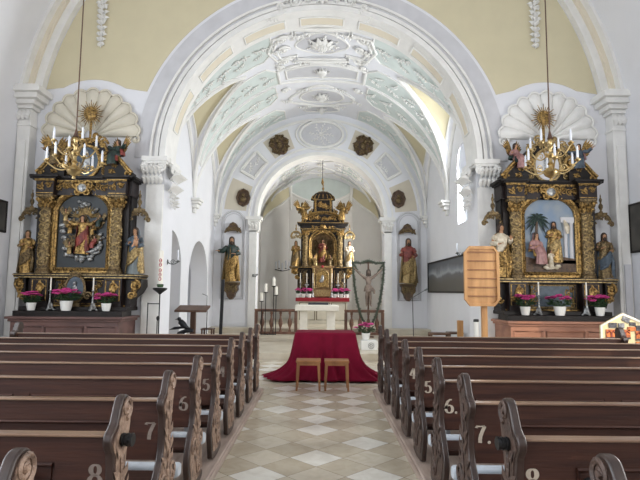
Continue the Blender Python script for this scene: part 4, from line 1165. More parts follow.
def side_altar(X, side):
    sc_ = 1
    R_ = side == 'right'
    # table
    t = thing('altar_table', ('reddish wooden altar table under the right side altar' if R_ else 'dark brown wooden altar table under the left side altar'), 'altar', (X, 10.3, 0), 'tables of the side altars')
    wd_ = M['altarwood'] if R_ else M['altarwoodl']
    m = MB(); m.box(X-1.06, X+1.06, 9.9, 11.2, 0, .95)
    for a, b in ((-1.0,-.45), (-.37,.37), (.45,1.0)):
        m.tube([(X+a, 9.9, .2), (X+b, 9.9, .2), (X+b, 9.9, .85), (X+a, 9.9, .85)], .025, 5, True)
    m.build('body', wd_, t)
    m = MB(); m.box(X-1.15, X+1.15, 9.8, 11.2, 1.0, 1.05); m.box(X-1.11, X+1.11, 9.86, 11.2, .95, 1.0); m.build('table_slab', wd_, t, bevel=.012)
    # retable
    a = thing('side_altar', ('black and gold right side altar, arched relief of a seated woman and palm' if R_ else 'black and gold left side altar, arched relief of a gilded figure on clouds'), 'altar', (X, 10.9, 1.05), 'gilded side altars')
    def bx(m, u0, u1, y0, y1, z0, z1): m.box(X+u0, X+u1, y0, y1, z0, z1)
    m = MB(); bx(m, -1.07, 1.07, 10.02, 10.75, 1.05, 1.165); bx(m, -1.08, 1.08, 10.3, 11.2, 1.165, 1.24); a_step = m.build('step', M['blackwood'], a, bevel=.008)
    m = MB(); bx(m, -1.06, 1.06, 10.68, 11.2, 1.24, 1.83)
    for s in (-1, 1): bx(m, s*.56, s*.92, 10.45, 10.7, 1.24, 1.83)
    pr = m.build('predella', M['darkmarble'], a)
    m = MB()
    for s in (-1, 1):
        gilded_relief(m, 10.45, X+s*.74-.13, X+s*.74+.13, 1.42, 1.72, 2, 3, .09)
        m.tube([(X+s*.60, 10.445, 1.36), (X+s*.88, 10.445, 1.36), (X+s*.88, 10.445, 1.77), (X+s*.60, 10.445, 1.77)], .015, 5, True)
        m.ell((X+s*.74, 10.42, 1.58), (.07,.05,.1), 8, 6)
        gilded_relief(m, 10.68, X+s*.36-.16, X+s*.36+.16, 1.34, 1.74, 5, 5+s, .07)
    m.tube([(X-.5, 10.67, 1.30), (X+.5, 10.67, 1.30), (X+.5, 10.67, 1.77), (X-.5, 10.67, 1.77)], .014, 5, True)
    bx(m, -.95, .95, 10.66, 10.69, 1.245, 1.275)
    m.build('gilt_ornament', M['gold'], pr)
    if R_:
        m = MB(); bx(m, -.42, .42, 10.655, 10.68, 1.33, 1.74); m.build('painted_panel', M['bluepaint'], pr)
        m = MB(); m.tube([(X-.44, 10.65, 1.31), (X+.44, 10.65, 1.31), (X+.44, 10.65, 1.76), (X-.44, 10.65, 1.76)], .022, 5, True); m.build('panel_frame', M['goldpale'], pr)
    m = MB(); bx(m, -1.27, 1.27, 10.42, 11.2, 1.835, 1.90); lg = m.build('ledge', M['blackwood'], a, bevel=.008)
    m = MB(); bx(m, -1.285, 1.285, 10.40, 11.2, 1.868, 1.885); bx(m, -1.25, 1.25, 10.41, 11.2, 1.815, 1.835); m.build('gilt_moulding', M['goldpale'], lg)
    # brackets carrying the side figures
    for s in (-1, 1):
        m = MB()
        P = [(X+s*1.06,1.30),(X+s*1.10,1.42),(X+s*1.22,1.52),(X+s*1.30,1.66),(X+s*1.29,1.80),(X+s*1.06,1.81)]
        m.prism(P, 10.55, 11.1); b = m.build('bracket', M['blackwood'], a)
        m = MB(); volute(m, 10.52, X+s*1.17, 1.68, .11, pi/2, 1.5, -s, .03, .05); volute(m, 10.53, X+s*1.10, 1.46, .08, 0, 1.4, s, .024, .04)
        gilded_relief(m, 10.55, X+s*1.07, X+s*1.27, 1.42, 1.78, 3, 9, .06); m.build('gilt_scroll', M['gold'], b)
    # main storey
    m = MB(); bx(m, -.98, .98, 10.74, 11.2, 1.90, 3.52); bx(m, -.95, -.55, 10.66, 10.8, 1.90, 3.52); bx(m, .55, .95, 10.66, 10.8, 1.90, 3.52); 
    m.build('main_storey', M['blackwood'], a)
    for s in (-1, 1): gold_column(a, X+s*.73, 10.56, 1.90, 3.51, .115, 2+s)
    m = MB(); arch_frame(m, X, .515, 2.03, 3.55, .115, 10.60, 10.76); fr_ = m.build('arched_frame', M['gold'], a)
    P = [(X-.515, 2.03), (X-.515, 3.18)]+[(X-.515*cos(pi*i/20), 3.179+.371*sin(pi*i/20)) for i in range(1, 20)]+[(X+.515, 3.18), (X+.515, 2.03)]
    # relief scene
    m = MB(); m.prism(P, 10.70, 10.74)
    if R_: m.build('painted_sky', SKYP, a)
    else: m.build('dark_ground', M['reliefground'], a)
    yr = 10.69
    if R_:
        m = MB(); m.prism([(X-.51,2.03),(X-.51,2.34),(X-.25,2.28),(X+.1,2.36),(X+.51,2.3),(X+.51,2.03)], 10.64, 10.70); m.build('painted_ground', M['brownpaint'], a)
        m = MB(); m.tube([(X-.29, yr, 2.25), (X-.27, yr, 2.7), (X-.25, yr, 3.12)], [.035,.03,.025], 7); tr = m.build('palm_trunk', M['brownpaint'], a)
        m = MB(fmap=lambda u, v, h: (u, yr-h, v))
        for k in range(11):
            an = radians(-50+k*28); L = .26
            c = (X-.25, 3.12); pts = [(c[0]+L*f*cos(an), c[1]+L*f*sin(an)-.14*f*f, .02+.03*f) for f in (0,.33,.66,1)]
            m.tube(pts, [.014,.03,.024,.004], 5)
        m.build('palm_fronds', M['green'], tr)
        # temple columns and cornice
        m = MB()
        for u in (.33, .45): m.lathe([(.05,0),(.04,.04),(.035,.75),(.05,.8)], (X+u, yr, 2.25), 10)
        bx(m, .24, .51, yr-.04, yr+.02, 3.05, 3.16); bx(m, .22, .51, yr-.05, yr+.02, 2.2, 2.27); m.build('temple', M['greyfield'], a)
        m = MB(); m.tube([(X+.30, yr-.06, 3.1), (X+.34, yr-.09, 2.95), (X+.36, yr-.07, 2.82)], [.02,.06,.03], 8); m.ell((X+.31, yr-.08, 3.02), .04, 8, 6); m.build('cherub', M['whitepaint'], a)
        figure(a, (X-.30, 10.62, 2.17), .90, 'hold', 'pinkpaint', 'gold', seat=True, seed=3, veil='pinkpaint', turn=.25, mid=True)
        figure(a, (X+.08, 10.64, 2.22), .86, 'hold', 'gold', 'goldpale', seed=5, turn=-.3, beard=True, mid=True)
        figure(a, (X-.02, 10.56, 2.12), .36, 'down', 'whitepaint', None, seed=2, mid=True)
        m = MB(); rn = random.Random(4)
        for k in range(9): m.ell((X-.15+.32*rn.random(), 10.58, 2.10+.06*rn.random()), (.05,.04,.035), 8, 5)
        m.build('white_drapery', M['whitepaint'], a)
    else:
        m = MB(fmap=lambda u, v, h: (u, 10.70-h, v)); rn = random.Random(6)
        for k in range(30):
            an = pi*(.05+.9*k/29); c = (X+.03, 3.05)
            m.tube([(c[0]+.12*cos(an), c[1]+.08*sin(an), .02), (c[0]+(.26+.07*(k % 2))*cos(an), c[1]+(.22+.05*(k % 2))*sin(an), .03)], [.012,.005], 4)
        m.build('rays', M['goldpale'], a)
        m = MB(); gilded_relief(m, 10.69, X-.34, X+.36, 2.45, 2.75, 7, 41, .10); gilded_relief(m, 10.69, X-.36, X+.38, 2.75, 3.05, 7, 42, .10); m.build('gilt_drapery', M['oldgold'], a)
        for u, v, r in [(-.40,2.75,.10),(-.38,2.6,.10),(-.33,2.45,.10),(-.28,2.33,.10),(-.2,2.27,.09),(-.08,2.22,.09),(.06,2.21,.09),(.18,2.24,.1),(.28,2.3,.1),(.34,2.4,.1),(.4,2.52,.09),(-.42,2.9,.09),(.42,2.68,.08),(-.30,3.0,.08),(.02,3.32,.09),(.1,3.36,.07),(-.07,3.36,.07),(-.15,3.2,.06),(.25,3.2,.06)]:
            m = MB()
            for k in range(4): m.ell((X+u+rn.uniform(-.05,.05), 10.66+rn.uniform(-.02,.02), v+rn.uniform(-.05,.05)), (r*rn.uniform(.4,.7), .05, r*rn.uniform(.3,.55)), 8, 6)
            m.build('cloud', M['silver'], a)
        m = MB()
        m.tube([(X+.42, 10.60, 2.52), (X+.36, 10.57, 2.42), (X+.25, 10.55, 2.36), (X+.12, 10.56, 2.34)], [.008,.03,.03,.008], 6)
        m.build('crescent_moon', M['silver'], a)
        figure(a, (X+.02, 10.60, 2.30), .82, 'spread', 'gold', 'redpaint', seed=3, mid=True, halo=True)
        for u, z, tn, rb in ((-.26, 2.72, .5, 'gold'), (.27, 2.70, -.5, 'gold'), (.37, 2.86, -.3, 'green'), (-.35, 2.98, .4, 'goldpale'), (-.24, 2.30, .4, 'goldpale'), (.28, 2.42, -.5, 'redpaint')):
            figure(a, (X+u, 10.62, z), .36, 'pray', rb, None, seat=True, seed=7, turn=tn, wings='oldgold', mid=True)
    # entablature
    m = MB(); bx(m, -1.0, 1.0, 10.62, 11.2, 3.52, 3.80)
    for s in (-1, 1): bx(m, s*.56, s*.92, 10.42, 10.7, 3.52, 3.80)
    m.prism([(X-.5,3.52),(X+.5,3.52)]+[(X+.62*cos(pi*i/12), 3.36+.36*sin(pi*i/12)) for i in range(2, 11)], 10.6, 10.8)
    en = m.build('entablature', M['darkmarble'], a)
    m = MB()
    for e, z0, z1 in ((.0, 3.80, 3.83), (.05, 3.83, 3.86), (.10, 3.86, 3.91)):
        bx(m, -1.0-e, 1.0+e, 10.60-e, 11.2, z0, z1)
        for s in (-1, 1): bx(m, s*(.55-e), s*(.93+e), 10.40-e, 10.7, z0, z1)
    m.build('cornice', M['blackwood'], en, bevel=.006)
    m = MB(); 
    for s in (-1, 1):
        gilded_relief(m, 10.42, X+s*.74-.15, X+s*.74+.15, 3.60, 3.76, 2, 11, .07)
        gilded_relief(m, 10.61, X+s*.35-.22, X+s*.35+.22, 3.6, 3.78, 4, 12+s, .07)
        bx(m, s*.56, s*.92, 10.41, 10.43, 3.535, 3.55); bx(m, s*.54, s*.94, 10.38, 10.41, 3.815, 3.83)
        for k in range(24): bx(m, s*(.54+k*.017), s*(.548+k*.017), 10.37, 10.4, 3.785, 3.812)
    bx(m, -.55, .55, 10.575, 10.6, 3.81, 3.83)
    for k in range(31): m.cbox((X-.53+k*.0353, 10.58, 3.795), (.018,.03,.03))
    volute(m, 10.5, X-.13, 3.72, .10, 0, 1.5, 1, .03, .05); volute(m, 10.5, X+.13, 3.72, .10, pi, 1.5, -1, .03, .05); volute(m, 10.5, X-.10, 3.58, .07, 0, 1.3, -1, .025, .05); volute(m, 10.5, X+.10, 3.58, .07, pi, 1.3, 1, .025, .05)
    m.tube([(X+.11*cos(2*pi*i/20), 10.48, 3.66+.10*sin(2*pi*i/20)) for i in range(20)], .02, 6, True)
    m.build('gilt_ornament', M['gold'], en)
    m = MB(); m.ell((X, 10.49, 3.66), (.10,.05,.09), 12, 8); m.build('boss', M['silver'], en)
    # broken scroll pediment
    for s in (-1, 1):
        m = MB(); pts = []; 
        for i in range(13):
            f = i/12; pts.append((X+s*(1.0-.48*f), 4.00+.40*sin(f*pi/2)**1.3))
        m.prism([(X+s*1.0, 3.91)]+pts+[(X+s*.42, 4.34), (X+s*.42, 3.91)], 10.58, 10.9)
        pd = m.build('pediment_scroll', M['blackwood'], a)
        m = MB(); m.tube([(u, 10.55, v) for u, v in pts], .035, 6); m.tube([(u, 10.58, v-.07) for u, v in pts[1:]], .015, 5)
        volute(m, 10.54, X+s*.46, 4.27, .14, pi/2, 1.6, s, .038, .06); volute(m, 10.56, X+s*.90, 3.99, .07, 0, 1.2, -s, .02, .05)
        gilded_relief(m, 10.58, X+s*.6-.1, X+s*.6+.1, 3.98, 4.2, 2, 3, .06); m.build('gilt_edge', M['gold'], pd)
    # attic
    m = MB(); P = [(X-.42,3.91),(X-.42,4.45)]+[(X-.42*cos(pi*i/14), 4.45+.28*sin(pi*i/14)) for i in range(1, 14)]+[(X+.42,4.45),(X+.42,3.91)]
    m.prism(P, 10.70, 11.15); at_ = m.build('attic', M['blackwood'], a)
    m = MB(); m.prism([(X+.25*cos(2*pi*i/28), 4.24+.31*sin(2*pi*i/28)) for i in range(28)], 10.67, 10.7); m.build('oval_panel', M['bluepaint'] if not R_ else M['greyfield'], at_)
    m = MB(); m.tube([(X+.28*cos(2*pi*i/28), 10.66, 4.24+.34*sin(2*pi*i/28)) for i in range(28)], .035, 6, True)
    m.tube([(x, 10.68, z) for x, z in P[1:-1]], .03, 6)
    gilded_relief(m, 10.68, X-.4, X+.4, 4.6, 4.78, 5, 21, .08); gilded_relief(m, 10.70, X-.42, X-.3, 3.95, 4.5, 4, 22, .06); gilded_relief(m, 10.70, X+.3, X+.42, 3.95, 4.5, 4, 23, .06)
    for s in (-1, 1):
        volute(m, 10.68, X+s*.34, 4.62, .10, 0, 1.4, s, .03, .04); volute(m, 10.68, X+s*.18, 4.80, .09, 0, 1.4, -s, .028, .04)
    m.build('gilt_ornament', M['goldpale' if R_ else 'gold'], at_)
    m = MB(); m.ell((X, 10.66, 4.24), (.09,.04,.16), 10, 8); m.ell((X, 10.65, 4.43), (.05,.04,.06), 8, 6); m.build('saint_bust', M['silver'], at_)
    # sunburst
    m = MB()
    for k in range(28):
        an = 2*pi*k/28; L = .28 if k % 2 else .22
        m.tube([(X+.09*cos(an), 10.8, 5.30+.10*sin(an)), (X+L*cos(an), 10.8, 5.30+L*1.1*sin(an))], [.018,.006], 4)
    m.ell((X, 10.79, 5.30), (.12,.05,.13), 12, 8); m.tube([(X+.12*cos(2*pi*i/20), 10.77, 5.30+.13*sin(2*pi*i/20)) for i in range(20)], .02, 5, True)
    m.tube([(X, 10.85, 4.72), (X, 10.85, 5.22)], .03, 6); m.build('sunburst', M['gold'], a)
    # side canopies
    for s in (-1, 1):
        m = MB(); cx = X+s*1.13
        m.tube([(cx-.19*cos(pi*i/14), 10.78, 3.03+.20*sin(pi*i/14)) for i in range(15)], [.02+.03*sin(pi*i/14) for i in range(15)], 7)
        volute(m, 10.76, cx-.19, 3.03, .06, 0, 1.3, 1, .025, .03); volute(m, 10.76, cx+.19, 3.03, .06, pi, 1.3, -1, .025, .03)
        m.box(cx-.1, cx+.1, 10.72, 10.9, 3.22, 3.27); baluster_finial(m, cx, 10.8, 3.27, .40); gilded_relief(m, 10.76, cx-.15, cx+.15, 3.1, 3.24, 3, 31, .05)
        cn = m.build('canopy', M['oldgold'], a)
    return a
def sky_paint():
    m = mat('painted_sky', '#71869f', .6, scale=2.2, col2='#93999a'); return m
SKYP = sky_paint()
SAX = {'left': -4.99, 'right': 4.81}
YW = 11.28
def sq(y): return YW-(YW-y)*.72
def lift(z): return 1.6+(z-1.6)*1.02
def squash(o, X, full):
    O = wloc(o)
    if o.type == 'MESH':
        for v in o.data.vertices:
            y = v.co.y+O.y; v.co.y = sq(y)-O.y
            if full:
                v.co.x = X+(v.co.x+O.x-X)*1.015-O.x; v.co.z = lift(v.co.z+O.z)-O.z
    for c in o.children: squash(c, X, full)
for side in ('left', 'right'):
    n0 = set(C.objects)
    side_altar(SAX[side], side)
    for o in [o for o in C.objects if o not in n0 and o.parent is None]: squash(o, SAX[side], o.name.startswith('side_altar'))
# free figures standing on the altars
def statue(name, label, T, H, group=None, **kw):
    if T[1] < 11: T = (T[0], sq(T[1]), lift(T[2]))
    t = thing(name, label, 'statue', T, group); figure(t, T, H, **kw); return t
XL, XR = SAX['left'], SAX['right']
statue('statue', 'gilded statue with arm across its breast on the outer side of the left side altar', (XL-1.13, 10.66, 1.90), .92, 'statues on the side altars', pose='hold', robe='gold', cloak='oldgold', hair='oldgold', skin='skin', seed=2, turn=.3)
statue('statue', 'dark veiled statue holding a child beside the inner column of the left side altar', (XL+1.13, 10.66, 1.90), 1.0, 'statues on the side altars', pose='hold', robe='greyiron', tunic='bluepaint', cloak='goldpale', seed=5, veil='bluepaint', attr=at_child, turn=-.1)
statue('statue', 'dark-haired statue in white and gold on the right side altar, behind the slatted board', (XR-1.06, 10.55, 1.90), 1.14, 'statues on the side altars', pose='book', robe='gold', tunic='whitepaint', cloak='gold', seed=3, turn=.2, hair='hair')
statue('statue', 'slate and gold statue on the outer side of the right side altar', (XR+1.13, 10.66, 1.90), .98, 'statues on the side altars', pose='hold', robe='oldgold', cloak='bluepaint', seed=4, turn=-.2, beard=True)
for X, side in ((XL, 'left'), (XR, 'right')):
    for s, pos in ((-1, 'left'), (1, 'right')):
        T = (X+s*.68, 10.66, 4.14)
        rb, ck = (('green', 'redpaint') if side == 'left' else ('bluepaint', 'pinkpaint'))
        if s < 0: rb, ck = ('oldgold', 'bluepaint') if side == 'left' else ('pinkpaint', 'green')
        statue('angel', 'seated painted angel on the %s scroll of the %s side altar' % (pos, side), T, .78, 'angels on the side altars', pose='out' if s < 0 else 'spread', robe=rb, cloak=ck, seat=True, seed=3, wings='gold', turn=s*-.5)
# ------------------------------------------------------------------ flowers and candlesticks
rn = random.Random(21)
def blossom_mesh(seed):
    m = MB(); r2 = random.Random(seed)
    for k in range(9):
        a = r2.uniform(0, 6.28); e = r2.uniform(0, .9)
        c = (.045*cos(a)*e, .045*sin(a)*e, .03*(1-e*e))
        for j in range(5):
            b = 2*pi*j/5+a; m.ell((c[0]+.017*cos(b), c[1]+.017*sin(b), c[2]), (.013,.013,.006), 6, 4)
    return m
def potted(label, T, group, spread=.24, n=11, pr=.095, ph=.17, fh=.30, seed=0, pot='ceram', cat_='flower pot'):
    if T[1] < 11: T = (T[0], sq(T[1]), T[2]-.006)
    t = thing('potted_flowers', label, cat_, T, group); x, y, z = T; r2 = random.Random(seed)
    m = MB(); m.lathe([(pr*.62,0),(pr*.7,.004),(pr*.82,ph*.3),(pr*.95,ph*.75),(pr,ph),(pr*.9,ph),(pr*.86,ph*.85),(.0,ph*.84)], T, 20); m.build('pot', M[pot], t)
    m = MB()
    for k in range(55):
        a = r2.uniform(0, 6.28); L = r2.uniform(.5, 1)*spread; up = r2.uniform(.15, 1)
        b = Vector((x+.03*cos(a), y+.03*sin(a), z+ph*.9)); e = Vector((x+L*cos(a), y+L*.75*sin(a), z+ph+(fh-ph)*up*.85))
        d = (e-b); s = d.cross(V3(0,0,1)).normalized()*.035; u = V3(0,0,.02)
        m.tube([b, b.lerp(e, .5)+u, e], [.004,.003,.002], 4)
        q = b.lerp(e, .6)+u
        m.add([q, q.lerp(e, .5)+s+u, e+d*.15-u, q.lerp(e, .5)-s+u, q.lerp(e, .5)+u*.2], [(0,1,4),(1,2,4),(2,3,4),(3,0,4)])
    f = m.build('leaves', M['leaf'], t); f['kind'] = 'stuff'
    bl = None
    for k in range(n):
        a = 2*pi*k/n*1.0+r2.uniform(-.3, .3); L = spread*(.25+.75*r2.random()) if k else 0
        p = Vector((x+L*cos(a), y+L*.7*sin(a), z+fh-.25*(L/spread)**2*.3+r2.uniform(-.03, .03)))
        if bl is None:
            mb = blossom_mesh(seed); mb.v = [v*1.35+p for v in mb.v]; bl = mb.build('blossom', M['pink'], t); p0 = p
        else:
            c = bl.copy(); C.objects.link(c); c.parent = t; c.location = p-p0
    return t
ZG = 1.165
for T, lab in (((-5.76,10.15,ZG), 'pink flowers in a small white pot at the outer end of the left side altar'), ((-4.26,10.15,ZG), 'pink flowers in a small white pot on the left side altar, nearest the chancel arch')):
    potted(lab, T, 'potted flowers on the left side altar', .22, 11, .095, .155, .33, rn.randint(0, 99))
potted('widest pink flowers in a white pot in the middle of the left side altar', (-5.05,10.12,ZG), 'potted flowers on the left side altar', .30, 15, .125, .20, .40, 5)
for T, lab in (((4.11,10.15,ZG), 'pink flowers in a white pot on the right side altar, nearest the slatted board'), ((5.60,10.15,ZG), 'pink flowers in a white pot at the outer end of the right side altar')):
    potted(lab, T, 'potted flowers on the right side altar', .24, 12, .10, .17, .38, rn.randint(0, 99))
potted('pink flowers in a white pot in the middle of the right side altar', (4.79,10.12,ZG), 'potted flowers on the right side altar', .28, 13, .12, .18, .36, 8)
def candlestick(label, T, group, H=.66, foot='silver', cross=False):
    if T[1] < 11: T = (T[0], sq(T[1]), T[2]-.006)
    t = thing('candlestick', label, 'candlestick', T, group); x, y, z = T
    m = MB(); fh = .19*H/.66
    for k in range(3):
        a = 2*pi*k/3-pi/2; m.tube([(x+.085*cos(a), y+.085*sin(a), z+.012), (x+.05*cos(a), y+.05*sin(a), z+.05), (x+.025*cos(a), y+.025*sin(a), z+fh*.8)], [.02,.024,.014], 6); m.ell((x+.09*cos(a), y+.09*sin(a), z+.014), (.02,.02,.014), 6, 4)
    m.lathe([(.05,.03),(.03,.09),(.02,fh),(.018,fh+.03)], T, 12); m.build('foot', M[foot], t)
    m = MB(); m.lathe([(.014,fh),(.022,fh+.03),(.012,fh+.05),(.016,H*.45),(.024,H*.48),(.012,H*.52),(.014,H*.58),(.035,H*.6),(.035,H*.615),(.01,H*.62)], T, 12)
    if cross: m.box(x-.09, x+.09, y-.01, y+.01, z+H*.50, z+H*.54)
    m.build('stem', M[foot], t)
    m = MB(); m.lathe([(.014,H*.615),(.014,H),(.004,H+.005)], T, 10); m.build('candle', M['wax'], t)
    return t
for X, lab in ((-5.41, 'silver candlestick with slim white candle left of the middle pot on the left side altar'), (-4.55, 'silver candlestick with slim white candle right of the middle pot on the left side altar')):
    candlestick(lab, (X,10.2,ZG), 'candlesticks on the side altars')
for X, lab in ((4.40, 'silver candlestick with slim white candle left of the middle pot on the right side altar'), (5.36, 'silver candlestick with slim white candle right of the middle pot on the right side altar')):
    candlestick(lab, (X,10.2,ZG), 'candlesticks on the side altars')
# oval reliquary on the left altar
t = thing('oval_reliquary', 'dark oval picture in a gilded frame behind the middle flowers of the left side altar', 'reliquary', (-4.97,10.36,1.24))
m = MB(); m.prism([(-4.97+.19*cos(2*pi*i/24), 1.60+.26*sin(2*pi*i/24)) for i in range(24)], 10.34, 10.38); m.build('panel', M['bluepaint'], t)
m = MB(); m.tube([(-4.97+.20*cos(2*pi*i/28), 10.335, 1.60+.27*sin(2*pi*i/28)) for i in range(28)], .028, 6, True)
gilded_relief(m, 10.33, -5.09, -4.85, 1.86, 1.96, 3, 2, .05)
for s in (-1, 1): volute(m, 10.34, -4.97+s*.26, 1.45, .09, 0, 1.4, s, .022, .03)
m.box(-5.09, -4.85, 10.3, 10.42, 1.24, 1.31); m.build('frame', M['oldgold'], t)
m = MB(); m.ell((-4.97, 10.32, 1.58), (.05,.02,.11), 8, 6); m.ell((-4.97, 10.32, 1.71), .04, 8, 6); m.build('figure_relief', M['silver'], t); squash(t, XL, False); t.location.y = 10.36
# ------------------------------------------------------------------ chandeliers
def chandelier(label, X, Y, Z, top):
    t = thing('chandelier', label, 'chandelier', (X, Y, Z), 'brass chandeliers')
    m = MB(); m.tube([(X, Y, Z+.72), (X, Y, top)], .011, 6); m.lathe([(.05,.70),(.03,.76),(.012,.84)], (X,Y,Z), 10); m.build('rod', M['brownwood'], t)
    m = MB(); m.lathe([(.0,-.03),(.03,-.02),(.03,.0),(.02,.02),(.10,.07),(.125,.12),(.10,.17),(.04,.20),(.03,.24),(.055,.27),(.03,.30),(.03,.36),(.065,.40),(.07,.43),(.03,.46),(.025,.52),(.05,.56),(.025,.6),(.045,.65),(.03,.70),(.01,.72)], (X,Y,Z), 20)
    m.build('shaft', M['brass'], t)
    for tier, n, R_, z0, zc in ((0, 6, .43, .20, .24), (1, 4, .34, .44, .54)):
        for k in range(n):
            a = 2*pi*k/n+.25+tier*.5; c, s = cos(a), sin(a)
            m = MB(); pts = []
            for i in range(15):
                f = i/14; r = .03+(R_-.03)*f; dz = -.10*sin(f*pi)*(1-f*.3)+(zc-z0+.0)*f**3
                pts.append((X+r*c, Y+r*s, Z+z0+dz))
            m.tube(pts, .012, 6)
            q = R_*.48; m.tube([(X+(q+.055*(1-j/14)*cos(j*.62))*c, Y+(q+.055*(1-j/14)*cos(j*.62))*s, Z+z0-.02+.055*(1-j/14)*sin(j*.62)) for j in range(15)], .008, 5)
            ez = Z+zc
            m.lathe([(.012,-.01),(.02,.0),(.05,.022),(.052,.028),(.018,.03),(.02,.055),(.02,.06)], (X+R_*c, Y+R_*s, ez), 12)
            ar = m.build('arm', M['brass'], t)
            m = MB(); m.lathe([(.019,.055),(.019,.185),(.012,.19),(.019,.21),(.014,.24),(.002,.265)], (X+R_*c, Y+R_*s, ez), 10); m.build('candle', M['waxblue'], ar)
    return t
chandelier('brass chandelier with white candles hanging before the left side altar', -4.15, 8.6, 3.46, NZ+sqrt(NW**2-4.15**2))
chandelier('brass chandelier with white candles hanging before the right side altar', 3.88, 8.6, 3.50, NZ+sqrt(NW**2-3.88**2))
# ------------------------------------------------------------------ nave corner pictures
def framed(name, label, X, y0, y1, z0, z1, sg, canvas, fr='blackwood', th=.05):
    t = thing(name, label, 'painting', (X, (y0+y1)/2, z0))
    m = MB(); m.box(X-sg*.02, X-sg*.035, y0+th, y1-th, z0+th, z1-th); m.build('canvas', canvas, t)
    m = MB(); m.box(X, X-sg*.045, y0, y1, z0, z0+th); m.box(X, X-sg*.045, y0, y1, z1-th, z1); m.box(X, X-sg*.045, y0, y0+th, z0, z1); m.box(X, X-sg*.045, y1-th, y1, z0, z1); m.build('frame', M[fr], t, bevel=.005)
    return t
CANV = mat('dark_canvas', '#4d4a44', .6, scale=3, col2='#2c2a29')
framed('painting', 'dark framed picture on the left nave wall at the edge of the view', -NW, 9.9, 10.84, 2.75, 3.42, -1, CANV)
framed('painting', 'dark framed picture on the right nave wall beside the right side altar', NW, 9.7, 11.02, 2.46, 3.5, 1, CANV)
m = MB(); m.box(6.42, 6.56, EY-.33, EY-.312, 1.06, 2.22); m.tube([(6.43, EY-.333, 1.08), (6.55, EY-.333, 1.08), (6.55, EY-.333, 2.2), (6.43, EY-.333, 2.2)], .008, 4, True)
tag(m.build('wall_plaque', M['greystucco']), 'tall narrow grey plaque on the corner pilaster right of the right side altar', 'plaque')
# ------------------------------------------------------------------ hymn board
t = thing('hymn_board', 'light wooden octagonal slatted board on a post before the right side altar', 'hymn board', (2.94, 9.4, 0))
BX, BZ, hw, hh, ch = 2.92, 1.895, .315, .54, .12
def octo(e): return [(BX-hw+ch*.8-e*.1, BZ-hh-e), (BX+hw-ch*.8+e*.1, BZ-hh-e), (BX+hw+e, BZ-hh+ch), (BX+hw+e, BZ+hh-ch), (BX+hw-ch*.8, BZ+hh+e), (BX-hw+ch*.8, BZ+hh+e), (BX-hw-e, BZ+hh-ch), (BX-hw-e, BZ-hh+ch)]
m = MB(); m.prism(octo(-.02), 9.40, 9.43); m.build('back_panel', M['oak'], t)
m = MB(); r = []
for e, y in ((0, 9.43), (0, 9.36), (-.05, 9.36), (-.05, 9.41)): r.append([(u, y, v) for u, v in octo(e)])
m.loft(r, True, False); m.build('frame', M['oak'], t, smooth=30)
for k in range(6):
    z = BZ-hh+.17+k*.158; m = MB(); m.box(BX-hw+.05, BX+hw-.05, 9.375, 9.40, z, z+.022); m.build('slat', M['oakdark'], t)
m = MB(); m.box(2.93, 3.03, 9.44, 9.52, .06, BZ); m.box(2.83, 3.13, 9.38, 9.62, 0, .06); m.build('post', M['oak'], t, bevel=.006)
m = MB(); m.lathe([(.05,0),(.055,.02),(.05,.04),(.048,.99),(.052,1.0),(.052,1.03)], (3.06,10.25,0), 14)
t = thing('canister', 'white standing cylinder with a black cap behind the slatted board', 'canister', (3.06,10.25,0)); m.build('body', M['ceram'], t)
m = MB(); m.lathe([(.052,1.03),(.054,1.04),(.05,1.08),(.0,1.09)], (3.06,10.25,0), 14); m.build('cap', M['black'], t)
# house-shaped board with pictures
t = thing('house_board', 'cream house-shaped board with orange and grey pictures by the right pews', 'notice board', (5.35,9.0,0))
HX0, HX1, HP, HZ = 4.81, 5.75, 5.20, 1.06
m = MB(); m.prism([(HX0,.35),(5.9,.35),(5.9,.98),(HP,1.275),(HX0,HZ)], 9.0, 9.03); m.build('board', M['cardcream'], t)
m = MB(); m.prism([(HX0,.35),(HX0+.03,.35),(HX0+.03,HZ-.01),(HP,1.235),(5.9,.94),(5.9,.98),(HP,1.275),(HX0,HZ)], 8.985, 9.0); m.build('edge_strip', M['paper'], t)
def pic(x, z, w_, h, mt, lab, rot=0):
    m = MB(); m.M = Matrix.Translation((x, 8.985, z)) @ Matrix.Rotation(rot, 4, 'Y'); m.box(-w_/2, w_/2, -.004, .012, -h/2, h/2); o = m.build('picture', M[mt], t); o['label'] = lab; return m.M, o
for i, (x, z) in enumerate(((4.985, .915), (5.225, .915), (5.49, .895))):
    Mx, o = pic(x, z, .17, .16, 'photoorange', 'orange picture with a dark lower edge')
    k = MB(); k.M = Mx
    k.box(-.085, .085, -.008, -.003, -.08, -.05); k.build('dark_edge', M['photodark'], o)
    k = MB(); k.M = Mx; k.tube([(-.07,-.006,.02), (-.03,-.006,.05), (0,-.006,.02), (.03,-.006,.05), (.07,-.006,.02)], .012, 4); k.tube([(0,-.006,-.045), (0,-.006,.03)], .014, 4); k.build('dark_motif', M['redpaint'], o)
pic(5.02, 1.065, .13, .085, 'photodark', 'small dark picture'); pic(5.165, 1.06, .10, .085, 'photogrey', 'small grey picture'); pic(5.25, 1.165, .13, .08, 'photogrey', 'tilted grey picture', .45); pic(5.36, 1.09, .10, .06, 'photodark', 'small dark picture'); pic(5.34, 1.005, .14, .07, 'photoorange', 'small reddish picture'); pic(5.47, 1.02, .13, .09, 'photodark', 'dark picture at the right'); pic(5.49, .72, .17, .14, 'photoorange', 'orange picture in the lower row')
m = MB(); m.box(4.9, 5.8, 9.03, 9.05, 0, .6); m.box(4.95, 5.0, 9.05, 9.3, 0, .05); m.box(5.7, 5.75, 9.05, 9.3, 0, .05); m.build('stand', M['oak'], t)
